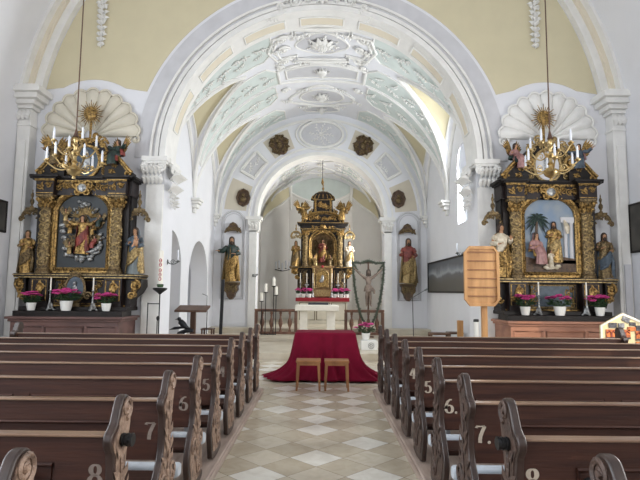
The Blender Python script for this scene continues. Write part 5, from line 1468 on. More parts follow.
# ------------------------------------------------------------------ paschal candle
t = thing('candle_stand', 'black iron candle stand at the left jamb of the chancel arch', 'candle stand', (-3.58,11.0,0))
PX, PY = -3.36, 11.0
t.location = (PX, PY, 0)
m = MB(); m.tube([(PX, PY, .02), (PX, PY, 1.60)], .014, 8); m.ell((PX-.02, PY, 1.0), (.04,.04,.05), 8, 6); m.build('pole', M['iron'], t)
m = MB(); m.lathe([(.02,1.50),(.05,1.53),(.145,1.60),(.15,1.63),(.13,1.635),(.02,1.64)], (PX,PY,0), 14); m.build('dish', M['iron'], t)
for dx in (-.26, -.05):
    m = MB(); m.tube([(PX+dx, PY+.05, .015), (PX+dx, PY+.05, 1.32 if dx < -.1 else .95)], .012, 6)
    m.build('leg', M['iron'], t)
m = MB(); m.tube([(PX-.26, PY+.05, 1.30), (PX, PY, 1.30)], .010, 6); m.tube([(PX-.26, PY+.05, .55), (PX, PY, .55)], .010, 6); m.tube([(PX-.26, PY+.05, .02), (PX+.2, PY, .02)], .014, 6); m.tube([(PX, PY-.2, .02), (PX, PY+.2, .02)], .014, 6); m.build('crossbar', M['iron'], t)
t = thing('paschal_candle', 'tall white paschal candle with red markings on the black iron stand', 'candle', (PX,PY,1.645))
m = MB(); m.lathe([(.05,1.645),(.048,1.66),(.044,2.40),(.036,2.42),(.006,2.43)], (PX,PY,0), 18); m.build('wax', M['wax'], t)
m = MB(); m.lathe([(.055,1.645),(.07,1.68),(.07,1.71),(.05,1.715)], (PX,PY,0), 14); m.build('leaf_ring', M['leaf'], t)
m = MB(); m.map = lambda u, v, h: (PX+(.0465+h)*sin(u/.0465), PY-(.0465+h)*cos(u/.0465), v)
for k, z in enumerate((1.82, 1.91, 2.0, 2.12, 2.21)):
    m.tube([(.025*cos(2*pi*i/10), z+.035*sin(2*pi*i/10), .001) for i in range(10)], .008, 4, True); m.tube([(-.02, z, .001), (.02, z, .001)], .006, 4)
m.build('red_marking', M['redprint'], t)
# ------------------------------------------------------------------ wall sconces
def sconce(label, P, d, L, n=1, group=None):
    t = thing('wall_sconce', label, 'wall sconce', P, group); x, y, z = P; d = Vector(d)
    m = MB(); m.ell((x, y, z), (.03,.03,.06), 10, 7); m.build('wall_plate', M['greyiron'], t)
    for k in range(n):
        e = d if n == 1 else (d+V3(0, 1, 0)*(k-(n-1)/2)*.5).normalized()
        m = MB(); pts = [Vector((x, y, z))+e*L*f+V3(0,0,-.05*sin(f*pi)) for f in [i/8 for i in range(9)]]; m.tube(pts, .011, 6)
        q = Vector((x, y, z))+e*L*.5; m.tube([(q+e*.06*cos(a*.6)*(1-a/16)+V3(0,0,.06*sin(a*.6)*(1-a/16))) for a in range(14)], .008, 5)
        m.lathe([(.01,-.01),(.05,.015),(.052,.02),(.02,.025),(.02,.05)], pts[-1], 10); a_ = m.build('arm', M['greyiron'], t)
        m = MB(); m.lathe([(.017,.05),(.017,.27),(.004,.285)], pts[-1], 10); m.build('candle', M['waxblue'], a_)
sconce('grey iron sconce with a white candle on the left jamb of the chancel arch', (-AR+.0,11.75,2.22), (1,0,0), .24)
sconce('grey iron sconce with candle on the left pier of the apse arch', (-2.34,AY-.09,2.12), (.55,-.8,0), .3)
t = thing('wall_candelabrum', 'candelabrum with five white candles on the apse wall left of the high altar', 'candelabrum', (-1.72,23.0,2.45))
m = MB(); m.tube([(-1.80,23.3,2.5), (-1.66,22.85,2.48)], .02, 6); m.tube([(-1.95+.58*i/10, 22.85-.12*sin(pi*i/10), 2.52-.06*sin(pi*i/10)) for i in range(11)], .016, 6); m.build('bracket', M['iron'], t)
for k in range(5):
    f = k/4; p = (-1.95+.58*f, 22.85-.12*sin(pi*f), 2.50-.06*sin(pi*f)+(.09 if k % 2 else 0)); m = MB(); m.lathe([(.02,0),(.045,.02),(.045,.03),(.02,.035)], p, 8); c = m.build('cup', M['iron'], t)
    m = MB(); m.lathe([(.036,.03),(.036,.36),(.008,.38)], p, 8); m.build('candle', M['waxblue'], c)
# ------------------------------------------------------------------ apostle statues on the piers
for s, cx in ((-1, -3.07), (1, 3.05)):
    side = 'left' if s < 0 else 'right'
    m = MB(); m.prism([(cx-.24,1.86),(cx-.27,1.80),(cx-.22,1.74),(cx-.24,1.62),(cx-.15,1.50),(cx-.12,1.38),(cx-.03,1.28),(cx+.03,1.28),(cx+.12,1.38),(cx+.15,1.50),(cx+.24,1.62),(cx+.22,1.74),(cx+.27,1.80),(cx+.24,1.86)], AY-.40, AY-.02)
    t = thing('statue_bracket', 'scrolled brown bracket under the painted saint on the %s pier' % side, 'bracket', (cx, AY-.15, 1.28), 'brackets on the apse piers')
    b = m.build('body', M['brownpaint'], t, bevel=.02)
    m = MB(); m.box(cx-.27, cx+.27, AY-.46, AY-.02, 1.83, 1.875); gilded_relief(m, AY-.40, cx-.16, cx+.16, 1.5, 1.8, 4, 3, .09); volute(m, AY-.4, cx-.15, 1.70, .09, 0, 1.3, 1, .03, .03); volute(m, AY-.4, cx+.15, 1.70, .09, pi, 1.3, -1, .03, .03); m.build('gilt_ornament', M['oldgold'], b)
    t = thing('canopy', 'carved brown crown-shaped canopy above the painted saint on the %s pier' % side, 'canopy', (cx, AY-.1, 3.58), 'canopies on the apse piers')
    m = MB(); P = [(cx-.30, 3.60), (cx-.22, 3.68), (cx+.22, 3.68), (cx+.30, 3.60), (cx+.26, 3.74), (cx+.17, 3.82), (cx+.11, 3.93), (cx, 3.99), (cx-.11, 3.93), (cx-.17, 3.82), (cx-.26, 3.74)]
    m.prism(P, AY-.20, AY-.02); b = m.build('crown', M['brownpaint'], t, bevel=.015)
    m = MB(); gilded_relief(m, AY-.2, cx-.25, cx+.25, 3.66, 3.8, 4, 8, .08); m.tube([(cx-.29, AY-.2, 3.61), (cx-.2, AY-.21, 3.69), (cx, AY-.22, 3.7), (cx+.2, AY-.21, 3.69), (cx+.29, AY-.2, 3.61)], .025, 6); volute(m, AY-.2, cx, 3.90, .06, 0, 1.2, 1, .022, .03); m.build('gilt_ornament', M['oldgold'], b)
statue('statue', 'bearded saint in dark green and gold, arm stretched out, on the left apse pier', (-3.07, AY-.35, 1.875), 1.60, 'painted saints on the apse piers', pose='out', robe='gold', tunic='green', cloak='gold', beard=True, seed=2, turn=.15, hair='hair')
statue('statue', 'saint in red shirt and golden skirt with green cloak, on the right apse pier', (3.05, AY-.35, 1.875), 1.60, 'painted saints on the apse piers', pose='hold', robe='goldpale', tunic='redpaint', cloak='goldpale', beard=True, seed=3, turn=-.1, hair='hair', attr=at_book)
# cartouches and bust medallions on the arch
for s in (-1, 1):
    side = 'left' if s < 0 else 'right'
    c = pol(pi/2-s*radians(30), 3.02)
    m = MB(fmap=lambda u, v, h: (u, AY-.015-h, v)); tl = -s*radians(30)
    def rot(u, v): return (c[0]+u*cos(tl)-v*sin(tl), c[1]+u*sin(tl)+v*cos(tl))
    P = [rot(.34*cos(a)*(1+.12*cos(5*a)), .36*sin(a)*(1+.10*sin(3*a))) for a in [2*pi*i/30 for i in range(30)]]
    m.plate(P, lambda u, v, h: (u, v, h), 0, .06)
    t = thing('cartouche', 'brown carved cartouche on the upper %s of the apse arch' % side, 'cartouche', (c[0], AY, c[1]-.36), 'carved cartouches on the apse arch')
    b = m.build('shield', M['brownpaint'], t)
    m = MB(fmap=lambda u, v, h: (u, AY-.015-h, v))
    for k in range(9):
        a = 2*pi*k/9; q = rot(.26*cos(a), .27*sin(a)); scroll(m, q[0], q[1], .09, a, 1.4, 1 if k % 2 else -1, .025, .08); leafl(m, q[0], q[1], a+tl, .14, .09, .1)
    m.build('gilt_scroll', M['oldgold'], b)
    m = MB(); q = rot(0, -.02); m.ell((q[0], AY-.09, q[1]), (.10,.07,.14), 10, 7); q = rot(0, .15); m.ell((q[0], AY-.11, q[1]), (.07,.06,.08), 10, 7); m.build('bust', M['oldgold'], b)
    c = pol(pi/2-s*radians(76.5), 2.88)
    c = (s*2.76, 4.88)
    t = thing('medallion', 'brown oval bust medallion on the lower %s of the apse arch' % side, 'medallion', (c[0], AY, c[1]-.3), 'bust medallions on the apse arch')
    m = MB(); m.prism([(c[0]+.20*cos(2*pi*i/24), c[1]+.27*sin(2*pi*i/24)) for i in range(24)], AY-.05, AY-.005); b = m.build('ground', M['brownpaint'], t)
    m = MB(); m.tube([(c[0]+.21*cos(2*pi*i/28)*(1+.05*cos(8*2*pi*i/28)), AY-.06, c[1]+.28*sin(2*pi*i/28)*(1+.05*cos(8*2*pi*i/28))) for i in range(28)], .04, 6, True); m.build('carved_rim', M['brownpaint'], b)
    m = MB(); m.ell((c[0], AY-.08, c[1]-.07), (.11,.06,.10), 10, 7); m.ell((c[0], AY-.10, c[1]+.07), (.065,.06,.085), 10, 7); m.build('bust', M['oldgold'], b)
# ------------------------------------------------------------------ balustrades
def balustrade(label, x0, x1, y, n):
    t = thing('balustrade', label, 'balustrade', ((x0+x1)/2, y, .17), 'wooden balustrades before the apse')
    z = .34-.17
    Z0 = .17
    m = MB(); m.box(x0, x1, y-.08, y+.08, .93, .99); m.box(x0+.01, x1-.01, y-.055, y+.055, .90, .93); m.build('top_rail', M['railwood'], t, bevel=.008)
    m = MB(); m.box(x0, x1, y-.06, y+.06, Z0, Z0+.08); m.build('bottom_rail', M['railwood'], t, bevel=.008)
    for xx in (x0+.05, x1-.05): m = MB(); m.box(xx-.05, xx+.05, y-.055, y+.055, Z0+.08, .90); m.build('post', M['railwood'], t)
    h = .90-Z0-.08
    for k in range(n):
        xx = x0+.1+(x1-x0-.2)*(k+.5)/n
        m = MB(); m.lathe([(.045,0),(.045,.05),(.025,.07),(.03,.12),(.075,.26),(.07,.34),(.03,.46),(.026,.50),(.045,.52),(.026,.54),(.03,.55),(.045,.575),(.045,h)], (xx, y, Z0+.08), 12); m.build('baluster', M['railwood'], t)
balustrade('brown wooden balustrade at the left side of the apse opening', -2.16, -.74, 17.45, 4)
balustrade('brown wooden balustrade at the right side of the apse opening', .82, 2.14, 17.45, 4)
# ------------------------------------------------------------------ free-standing altar
t = thing('stone_altar', 'pale stone altar table standing before the high altar', 'altar', (-.06, 14.8, .17))
m = MB(); m.box(-.68, .53, 14.4, 15.25, 1.05, 1.20); m.build('table_slab', M['stone'], t, bevel=.015)
for a, b in ((-.55, -.33), (.20, .43)): m = MB(); m.box(a, b, 14.55, 15.1, .20, 1.05); m.build('leg', M['stone'], t, bevel=.01)
m = MB(); m.box(-.60, .47, 14.5, 15.15, .17, .20); m.build('foot_slab', M['stone'], t)
m = MB(); m.box(-.62, .48, 14.47, 15.18, 1.202, 1.208); tag(m.build('altar_cloth', M['paper']), 'thin white cloth on top of the pale stone altar', 'altar cloth')
m = MB(); m.box(-.33, .25, 14.95, 15.1, 1.209, 1.27); tag(m.build('dark_plank', M['slate'], bevel=.01), 'dark low board lying on the pale stone altar', 'board')
# ------------------------------------------------------------------ high altar
HY = 20.3
t = thing('high_altar_table', 'cream altar table under the red cloth at the back of the apse', 'altar', (.1, 20.5, .34))
m = MB(); m.box(-.85, 1.05, 20.05, 21.2, .34, 1.30); m.build('body', M['mensa'], t)
m = MB(); m.box(-.9, 1.1, 20.0, 21.2, 1.24, 1.32); m.build('table_slab', M['mensa'], t, bevel=.012)
m = MB()
for a, b in ((-.78,-.2), (-.12,.36), (.44,.98)): m.tube([(a, 20.05, .5), (b, 20.05, .5), (b, 20.05, 1.15), (a, 20.05, 1.15)], .02, 5, True)
m.build('panel_frame', M['oldgold'], t)
m = MB(); m.box(-.93, 1.13, 19.97, 21.15, 1.322, 1.34); m.box(-.93, 1.13, 19.955, 19.97, 1.20, 1.34)
tag(m.build('red_altar_cloth', M['redrun'], bevel=.006), 'red cloth strip along the top of the high altar table', 'altar cloth')
a = thing('high_altar', 'tall black and gold high altar with domed top in the apse', 'altar', (.08, 20.9, .34))
HX = .09
def hb(m, u0, u1, y0, y1, z0, z1): m.box(HX+u0, HX+u1, y0, y1, z0, z1)
m = MB(); hb(m, -.8, .8, 21.2, 21.6, .34, 1.5); m.build('base', M['darkmarble'], a)
m = MB(); hb(m, -1.0, 1.0, 20.95, 21.5, 1.5, 2.52); pr = m.build('predella', M['blackwood'], a)
for s in (-1, 1):
    m = MB()
    gilded_relief(m, 20.95, HX+s*.7-.2, HX+s*.7+.2, 1.7, 2.4, 6, 5+s, .12); m.tube([(HX+s*.48, 20.94, 1.6), (HX+s*.93, 20.94, 1.6), (HX+s*.93, 20.94, 2.45), (HX+s*.48, 20.94, 2.45)], .018, 5, True)
    m.build('gilt_ornament', M['oldgold'], pr)
m = MB(); hb(m, -1.32, 1.32, 20.8, 21.5, 2.50, 2.58); lg = m.build('ledge', M['blackwood'], a, bevel=.01)
m = MB(); hb(m, -1.33, 1.33, 20.79, 20.81, 2.53, 2.555); m.build('gilt_moulding', M['gold'], lg)
for s in (-1, 1):
    m = MB(); volute(m, 20.9, HX+s*1.08, 2.38, .13, pi/2, 1.5, -s, .05, .08); volute(m, 20.9, HX+s*1.02, 2.16, .09, 0, 1.3, s, .04, .06); m.box(HX+s*.98, HX+s*1.25, 20.88, 21.3, 2.3, 2.5); m.build('bracket', M['gold'], a)
# tabernacle
m = MB(); hb(m, -.40, .40, 20.5, 21.0, 1.36, 2.50); hb(m, -.44, .44, 20.46, 21.0, 2.50, 2.58); tb = m.build('tabernacle', M['tabern'], a, bevel=.01)
m = MB(); hb(m, -.22, .22, 20.47, 20.5, 1.75, 2.40)
m.build('door', M['gold'], tb)
m = MB()
for s in (-1, 1): m.lathe([(.05,0),(.04,.05),(.035,.75),(.05,.8)], (HX+s*.33, 20.47, 1.70), 10)
m.tube([(HX-.24, 20.46, 1.72), (HX+.24, 20.46, 1.72), (HX+.24, 20.46, 2.2)]+[(HX+.24*cos(pi*i/8), 20.46, 2.2+.22*sin(pi*i/8)) for i in range(1, 8)]+[(HX-.24, 20.46, 2.2)], .025, 5, True); hb(m, -.36, .36, 20.46, 20.5, 1.40, 1.64)
m.build('gilt_frame', M['goldpale'], tb)
m = MB(); m.ell((HX, 20.45, 2.08), (.06,.03,.15), 8, 6); m.ell((HX-.06, 20.45, 2.0), (.05,.03,.08), 8, 6); m.build('door_figure', M['silver'], tb)
m = MB(); m.ell((HX, 20.46, 2.56), (.05,.04,.05), 8, 6); m.build('red_heart', M['redrun'], tb)
# main storey with a deep niche
m = MB(); zc = 3.55; P = [(HX-.88,2.58),(HX-.54,2.58),(HX-.54,zc)]+[(HX-.54*cos(pi*i/16), zc+.5*sin(pi*i/16)) for i in range(1, 16)]+[(HX+.54,zc),(HX+.54,2.58),(HX+.88,2.58),(HX+.88,4.12),(HX-.88,4.12)]
m.prism(P, 21.0, 21.45); hb(m, -.6, .6, 21.45, 21.5, 2.58, 4.1); m.build('main_storey', M['blackwood'], a)
m = MB(); Q = [(HX-.54,2.6),(HX-.54,zc)]+[(HX-.54*cos(pi*i/16), zc+.5*sin(pi*i/16)) for i in range(1, 16)]+[(HX+.54,zc),(HX+.54,2.6)]
m.tube([(x, 20.98, z) for x, z in Q], .035, 6); m.tube([(x*.88+HX*.12, 21.0, 2.6+(z-2.6)*.93) for x, z in Q], .022, 6); gilded_relief(m, 21.0, HX-.55, HX+.55, 3.95, 4.12, 6, 7, .09); m.build('niche_frame', M['gold'], a)
m = MB(); hb(m, -.53, .53, 21.43, 21.449, 2.6, 4.03); m.build('niche_back', M['tabern'], a)
m = MB(); rr_ = random.Random(2)
for k in range(26):
    an = pi*k/25; m.tube([(HX+.16*cos(an), 21.42, 3.3+.2*sin(an)), (HX+.42*cos(an), 21.4, 3.3+.55*sin(an))], [.02,.008], 4)
gilded_relief(m, 21.42, HX-.45, HX-.2, 2.7, 3.7, 6, 3, .10); gilded_relief(m, 21.42, HX+.2, HX+.45, 2.7, 3.7, 6, 4, .10)
m.build('rays', M['oldgold'], a)
figure(a, (HX, 21.15, 2.75), .98, 'hold', 'redpaint', 'gold', seed=4, attr=at_child, halo=True, mid=True)
figure(a, (HX-.34, 21.0, 2.6), .62, 'pray', 'goldpale', None, seat=True, seed=4, turn=.4, mid=True, wings='gold')
figure(a, (HX+.34, 21.0, 2.6), .62, 'pray', 'oldgold', None, seat=True, seed=5, turn=-.4, mid=True, wings='gold')
for s in (-1, 1): gold_column(a, HX+s*.70, 20.92, 2.58, 4.10, .10, 8+s)
m = MB(); hb(m, -.92, .92, 20.88, 21.5, 4.10, 4.24)
for e, z0, z1 in ((.0, 4.24, 4.27), (.06, 4.27, 4.31), (.10, 4.31, 4.36)): hb(m, -.94-e, .94+e, 20.84-e, 21.5, z0, z1)
en = m.build('entablature', M['blackwood'], a, bevel=.006)
m = MB(); gilded_relief(m, 20.88, HX-.5, HX+.5, 4.12, 4.23, 6, 9, .06); hb(m, -1.03, 1.03, 20.735, 20.75, 4.325, 4.345); hb(m, -.93, .93, 20.865, 20.88, 4.1, 4.12); m.ell((HX, 20.84, 4.2), (.12,.06,.1), 10, 7); m.build('gilt_ornament', M['gold'], en)
m = MB(); P = [(HX-.84,4.36)]+[(HX-.84*cos(pi*i/20), 4.36+.44*sin(pi*i/20)) for i in range(1, 20)]+[(HX+.84,4.36)]; m.prism(P, 20.95, 21.45); pd = m.build('arched_pediment', M['blackwood'], a)
m = MB(); m.tube([(x, 20.93, z) for x, z in P], .045, 6); m.tube([(HX+(x-HX)*.85, 20.93, 4.36+(z-4.36)*.83) for x, z in P], .02, 6); gilded_relief(m, 20.95, HX-.55, HX+.55, 4.42, 4.66, 7, 14, .09); m.build('gilt_edge', M['gold'], pd)
m = MB(); P = [(HX-.62,4.45),(HX-.50,4.78),(HX-.40,4.92),(HX-.38,5.32),(HX+.38,5.32),(HX+.40,4.92),(HX+.50,4.78),(HX+.62,4.45)]; m.prism(P, 21.0, 21.4); at_ = m.build('attic', M['blackwood'], a)
m = MB()
for s in (-1, 1):
    m.lathe([(.06,0),(.045,.05),(.04,.5),(.06,.5)], (HX+s*.31, 20.97, 4.82), 10); volute(m, 20.97, HX+s*.50, 4.78, .10, 0, 1.4, s, .03, .04)
    m.tube([(HX+s*.66, 20.98, 4.48), (HX+s*.53, 20.98, 4.8), (HX+s*.43, 20.98, 4.94)], .03, 6)
gilded_relief(m, 21.0, HX-.22, HX+.22, 4.86, 5.28, 5, 15, .10); hb(m, -.42, .42, 20.95, 21.0, 5.30, 5.35); m.build('gilt_ornament', M['gold'], at_)
m = MB(); m.lathe([(.50,0),(.50,.05),(.46,.07),(.44,.16),(.34,.28),(.16,.36),(.05,.38)], (HX,21.2,5.32), 20, 1.0, .55); dm = m.build('dome', M['blackwood'], a)
m = MB()
for k in range(9):
    an = pi+pi*k/8; m.tube([(HX+.49*cos(an), 21.2+.27*sin(an), 5.36), (HX+.45*cos(an), 21.2+.25*sin(an), 5.48), (HX+.17*cos(an), 21.2+.10*sin(an), 5.68)], .016, 5)
baluster_finial(m, HX, 21.2, 5.68, .40); m.build('gilt_finial', M['gold'], dm)
for s in (-1, 1):
    m = MB(); cx = HX+s*1.08
    m.tube([(cx-.20*cos(pi*i/12), 20.95, 3.78+.22*sin(pi*i/12)) for i in range(13)], .04, 6); baluster_finial(m, cx, 20.98, 4.0, .34); gilded_relief(m, 20.95, cx-.18, cx+.18, 3.7, 3.85, 3, 3, .08); m.box(cx-.1, cx+.1, 20.95, 21.4, 3.95, 4.0); m.build('canopy', M['goldpale'], a)
statue('statue', 'gilded statue on the left wing of the high altar', (HX-1.08, 21.0, 2.58), 1.06, 'statues on the high altar', pose='pray', robe='gold', cloak='oldgold', hair='oldgold', skin='skin', seed=3)
statue('statue', 'cream and gold statue on the right wing of the high altar', (HX+1.08, 21.0, 2.58), 1.06, 'statues on the high altar', pose='hold', robe='whitepaint', cloak='goldpale', seed=2, hair='hair')
statue('angel', 'gilded angel on the left shoulder of the high altar pediment', (HX-.84, 20.95, 4.44), 1.0, 'angels on the high altar', pose='spread', robe='gold', cloak='oldgold', seat=True, skin='goldpale', hair='oldgold', wings='gold', seed=2, turn=.5)
statue('angel', 'gilded angel on the right shoulder of the high altar pediment', (HX+.84, 20.95, 4.44), 1.0, 'angels on the high altar', pose='spread', robe='gold', cloak='oldgold', seat=True, skin='goldpale', hair='oldgold', wings='gold', seed=2, turn=-.5)
NM = ['outermost', 'middle', 'innermost']
for s, side in ((-1, 'left'), (1, 'right')):
    for k, u in enumerate((.86, .61, .37)):
        uu = HX+s*u*1.0
        candlestick('%s candlestick left of the tabernacle on the high altar' % NM[k] if s < 0 else '%s candlestick right of the tabernacle on the high altar' % NM[k], (uu, 20.42 if k < 2 else 20.3, 1.342), 'candlesticks on the high altar', .95, 'silver', k == 1)
    for k, u in enumerate((.94, .72, .50)):
        potted('%s pot of pink flowers in the %s row on the high altar' % (NM[k], side), (HX+s*u, 20.12, 1.342), 'potted flowers on the high altar', .115, 9, .085, .15, .31, k+3)
# lamp cord over the high altar
t = thing('hanging_lamp', 'small lamp on a long cord hanging from the apse vault above the high altar', 'lamp', (.06, 20.0, 5.3))
m = MB(); m.tube([(.06, 20.0, 6.0), (.06, 20.0, AH+AW)], .012, 5); m.build('cord', M['iron'], t)
m = MB(); m.lathe([(.01,5.72),(.04,5.76),(.055,5.82),(.03,5.92),(.012,6.0)], (.06,20.0,0), 10); m.build('lamp_body', M['gold'], t)
# ------------------------------------------------------------------ crucifix with garland
t = thing('crucifix', 'tall crucifix framed by a shield-shaped evergreen garland before the right balustrade', 'crucifix', (1.53, 16.5, .17))
CX, CY = 1.53, 16.5
m = MB(); m.box(CX-.025, CX+.025, CY, CY+.04, .20, 2.55); m.box(CX-.48, CX+.48, CY, CY+.03, 2.48, 2.53); m.box(CX-.16, CX+.16, CY-.12, CY+.16, .17, .21); m.build('cross', M['brownwood'], t)
POSES['crucified'] = ((-.25,.0,.88), (-.37,.02,1.0), (-.5,0,.7), (.25,.0,.88), (.37,.02,1.0), (.5,0,.7))
bd = figure(t, (CX, CY-.06, 1.12), 1.2, 'crucified', 'corpus', None, seed=2, nude=True, beard=True, skin='corpus', hair='hair', mid=True)

G = [(-.49, 2.52), (-.25, 2.49), (-.08, 2.55), (0, 2.57), (.08, 2.55), (.25, 2.49), (.49, 2.52), (.48, 2.2), (.44, 1.8), (.36, 1.3), (.24, .85), (.12, .62), (0, .55), (-.12, .62), (-.24, .85), (-.36, 1.3), (-.44, 1.8), (-.48, 2.2)]
def dens(P, st, closed=True):
    out = []
    for i in range(len(P) if closed else len(P)-1):
        a = Vector((P[i][0], P[i][1])); b = Vector((P[(i+1) % len(P)][0], P[(i+1) % len(P)][1])); k = max(1, int((b-a).length/st))
        out += [a.lerp(b, j/k) for j in range(k)]
    return out
def evergreen(P, closed, rad):
    m = MB(); D = dens(P, .05, closed); r2 = random.Random(3)
    m.tube([(CX+p.x, CY-.03, p.y) for p in D], rad*.7, 6, closed)
    for p in D:
        for k in range(7):
            a = r2.uniform(0, 6.28); q = Vector((CX+p.x+r2.uniform(-.02, .02), CY-.03, p.y+r2.uniform(-.02, .02)))
            e = q+Vector((cos(a)*rad*1.3, r2.uniform(-1, .4)*rad*1.1, sin(a)*rad*1.3)); m.tube([q, e], [.012, .004], 4)
    return m
g = evergreen(G, True, .045).build('garland', M['wreath'], t); g['label'] = 'evergreen garland'
g = evergreen([(-.48, 2.48), (-.30, 2.2), (-.10, 2.0)], False, .03).build('garland', M['wreath'], t); g = evergreen([(.48, 2.48), (.30, 2.2), (.12, 2.0)], False, .03).build('garland', M['wreath'], t)
# stone block with flowers in front
m = MB(); m.box(1.03, 1.43, 12.9, 13.3, .17, .40); t = thing('stone_block', 'low white block with a round emblem under the pink flowers right of the red-draped table', 'block', (1.23,13.1,.17)); m.build('body', M['ceram'], t, bevel=.01)
m = MB(); m.tube([(1.27+.07*cos(2*pi*i/20), 12.895, .28+.07*sin(2*pi*i/20)) for i in range(20)], .006, 4, True)
for k in range(6): m.tube([(1.27+.02*cos(k), 12.895, .28+.02*sin(k)), (1.27+.05*cos(pi*k/3), 12.895, .28+.05*sin(pi*k/3))], .008, 4)
m.build('emblem', M['greyiron'], t)
potted('pink flowers in a white pot on the white block right of the red-draped table', (1.16, 13.1, .402), None, .26, 13, .11, .17, .38, 12)
# ------------------------------------------------------------------ ambo and its neighbours on the left
t = thing('ambo', 'dark wooden ambo with a broad slab top at the left of the sanctuary', 'lectern', (-3.15,13.1,.17))
m = MB(); m.add([(-3.56,12.85,1.05),(-2.78,12.85,1.05),(-2.78,13.35,1.16),(-3.56,13.35,1.16),(-3.56,12.85,1.10),(-2.78,12.85,1.10),(-2.78,13.35,1.21),(-3.56,13.35,1.21)], [(0,3,2,1),(4,5,6,7),(0,1,5,4),(1,2,6,5),(2,3,7,6),(3,0,4,7)]); m.build('slab', M['brownwood'], t, bevel=.006)
m = MB(); m.box(-3.21, -3.09, 13.04, 13.16, .23, 1.11); m.build('post', M['brownwood'], t); m = MB(); m.box(-3.4, -2.9, 12.9, 13.3, .17, .23); m.build('base', M['brownwood'], t)
m = MB(); m.tube([(-2.86,13.3,1.2), (-2.86,13.3,1.45), (-2.95,13.15,1.5)], .008, 5); m.build('microphone', M['iron'], t)
m = MB(); m.tube([(-2.85,13.3,.19), (-2.85,13.3,1.2)], .012, 5); m.build('cable_post', M['iron'], t)
t = thing('bird_sculpture', 'dark bronze bird-like sculpture on a curved foot left of the ambo', 'sculpture', (-3.3,12.6,.17))
m = MB(); m.tube([(-3.42,12.6,.17), (-3.42,12.6,.38), (-3.35,12.6,.55), (-3.2,12.6,.62), (-3.02,12.6,.63)], [.06,.065,.06,.05,.04], 8); m.build('curved_foot', M['bronze'], t)
m = MB(); m.tube([(-3.36,12.6,.88), (-3.33,12.6,.84), (-3.26,12.6,.77), (-3.18,12.6,.70), (-3.08,12.6,.665)], [.025,.07,.075,.05,.012], 9); m.ell((-3.36,12.59,.90), (.05,.045,.05), 9, 7); m.tube([(-3.39,12.59,.90), (-3.46,12.59,.89)], [.018,.004], 6)
m.build('bird_body', M['bronze'], t)
for s, (dx, dz) in ((-1, (-.30,-.02)), (1, (.12,.0))):
    m = MB(); m.tube([(-3.28,12.6,.70), (-3.28+dx*.6,12.58,.70+dz), (-3.28+dx,12.56,.665+dz)], [.03,.035,.006], 7, flat=.5); m.build('wing', M['bronze'], t)
for (x, w_, y, h, mt, lab) in ((-3.24, .22, 12.45, .22, 'greyiron', 'small grey-green box on the sanctuary floor under the bird sculpture'), (-2.98, .27, 12.5, .22, 'paper', 'white box on the sanctuary floor beside the ambo')):
    m = MB(); m.box(x-w_/2, x+w_/2, y, y+.2, .17, .17+h); m.box(x-w_/2-.004, x+w_/2+.004, y-.004, y+.204, .17+h*.75, .17+h+.004); tag(m.build('box', M[mt], bevel=.006), lab, 'box')
t = thing('side_table', 'small wooden side table standing right of the ambo', 'table', (-2.9,13.67,.17))
m = MB(); m.box(-3.05, -2.74, 13.5, 13.85, .58, .61); m.build('tabletop', M['brownwood'], t)
for x in (-3.02, -2.77):
    for y in (13.53, 13.82): m = MB(); m.box(x-.02, x+.02, y-.02, y+.02, .17, .58); m.build('leg', M['brownwood'], t)
def bench(label, x0, x1, y, h, mt='brownwood'):
    t = thing('low_bench', label, 'bench', ((x0+x1)/2, y, .17), None)
    m = MB(); m.box(x0, x1, y-.16, y+.16, .17+h-.05, .17+h); m.build('seat', M[mt], t, bevel=.006)
    for x in (x0+.03, x1-.03):
        for yy in (y-.12, y+.12): m = MB(); m.box(x-.025, x+.025, yy-.025, yy+.025, .17, .17+h-.05); m.build('leg', M[mt], t)
    m = MB(); m.box(x0+.03, x1-.03, y-.01, y+.01, .17+h*.45, .17+h*.5); m.build('stretcher', M[mt], t)
bench('small low brown stool between the ambo and the dark slim pillar', -2.72, -2.38, 12.7, .32)
bench('low dark wooden stool at the foot of the left pier before the balustrade', -2.0, -1.6, 13.6, .26)
t = thing('slim_stele', 'slim dark standing pole on a base plate below the left painted saint', 'pole', (-2.56,13.6,.17))
m = MB(); m.loft([[(-2.60+.012*k, 13.58, z), (-2.52+.012*k, 13.58, z), (-2.52+.012*k, 13.64, z), (-2.60+.012*k, 13.64, z)] for k, z in ((0,.2), (1.5,1.0), (3,1.88))]); m.build('shaft', M['iron'], t, bevel=.005)
m = MB(); m.box(-2.75, -2.37, 13.45, 13.77, .17, .20); m.build('base_plate', M['iron'], t)
# floor candle stand before the apse
t = thing('candle_stand', 'four-branched black floor stand with white candles before the left balustrade', 'candle stand', (-1.65,17.1,.17))
CS = [(-1.90,1.25), (-1.77,1.54), (-1.51,1.74), (-1.43,1.45)]
for x, z in CS:
    m = MB(); m.tube([(x, 17.1, .17), (x, 17.1, z)], .014, 6); lg = m.build('rod', M['iron'], t)
    m = MB(); m.lathe([(.02,-.03),(.075,-.005),(.08,.008),(.03,.01)], (x, 17.1, z), 12); m.build('dish', M['iron'], lg)
    m = MB(); m.lathe([(.05,.01),(.05,.27),(.04,.285),(.006,.29)], (x, 17.1, z), 12); m.build('candle', M['wax'], lg)
m = MB(); m.tube([(-1.92,17.1,.95), (-1.42,17.1,.95)], .012, 6); m.tube([(-1.92,17.1,.19), (-1.42,17.1,.19)], .016, 6); m.tube([(-1.67,16.95,.19), (-1.67,17.25,.19)], .016, 6); m.build('crossbar', M['iron'], t)
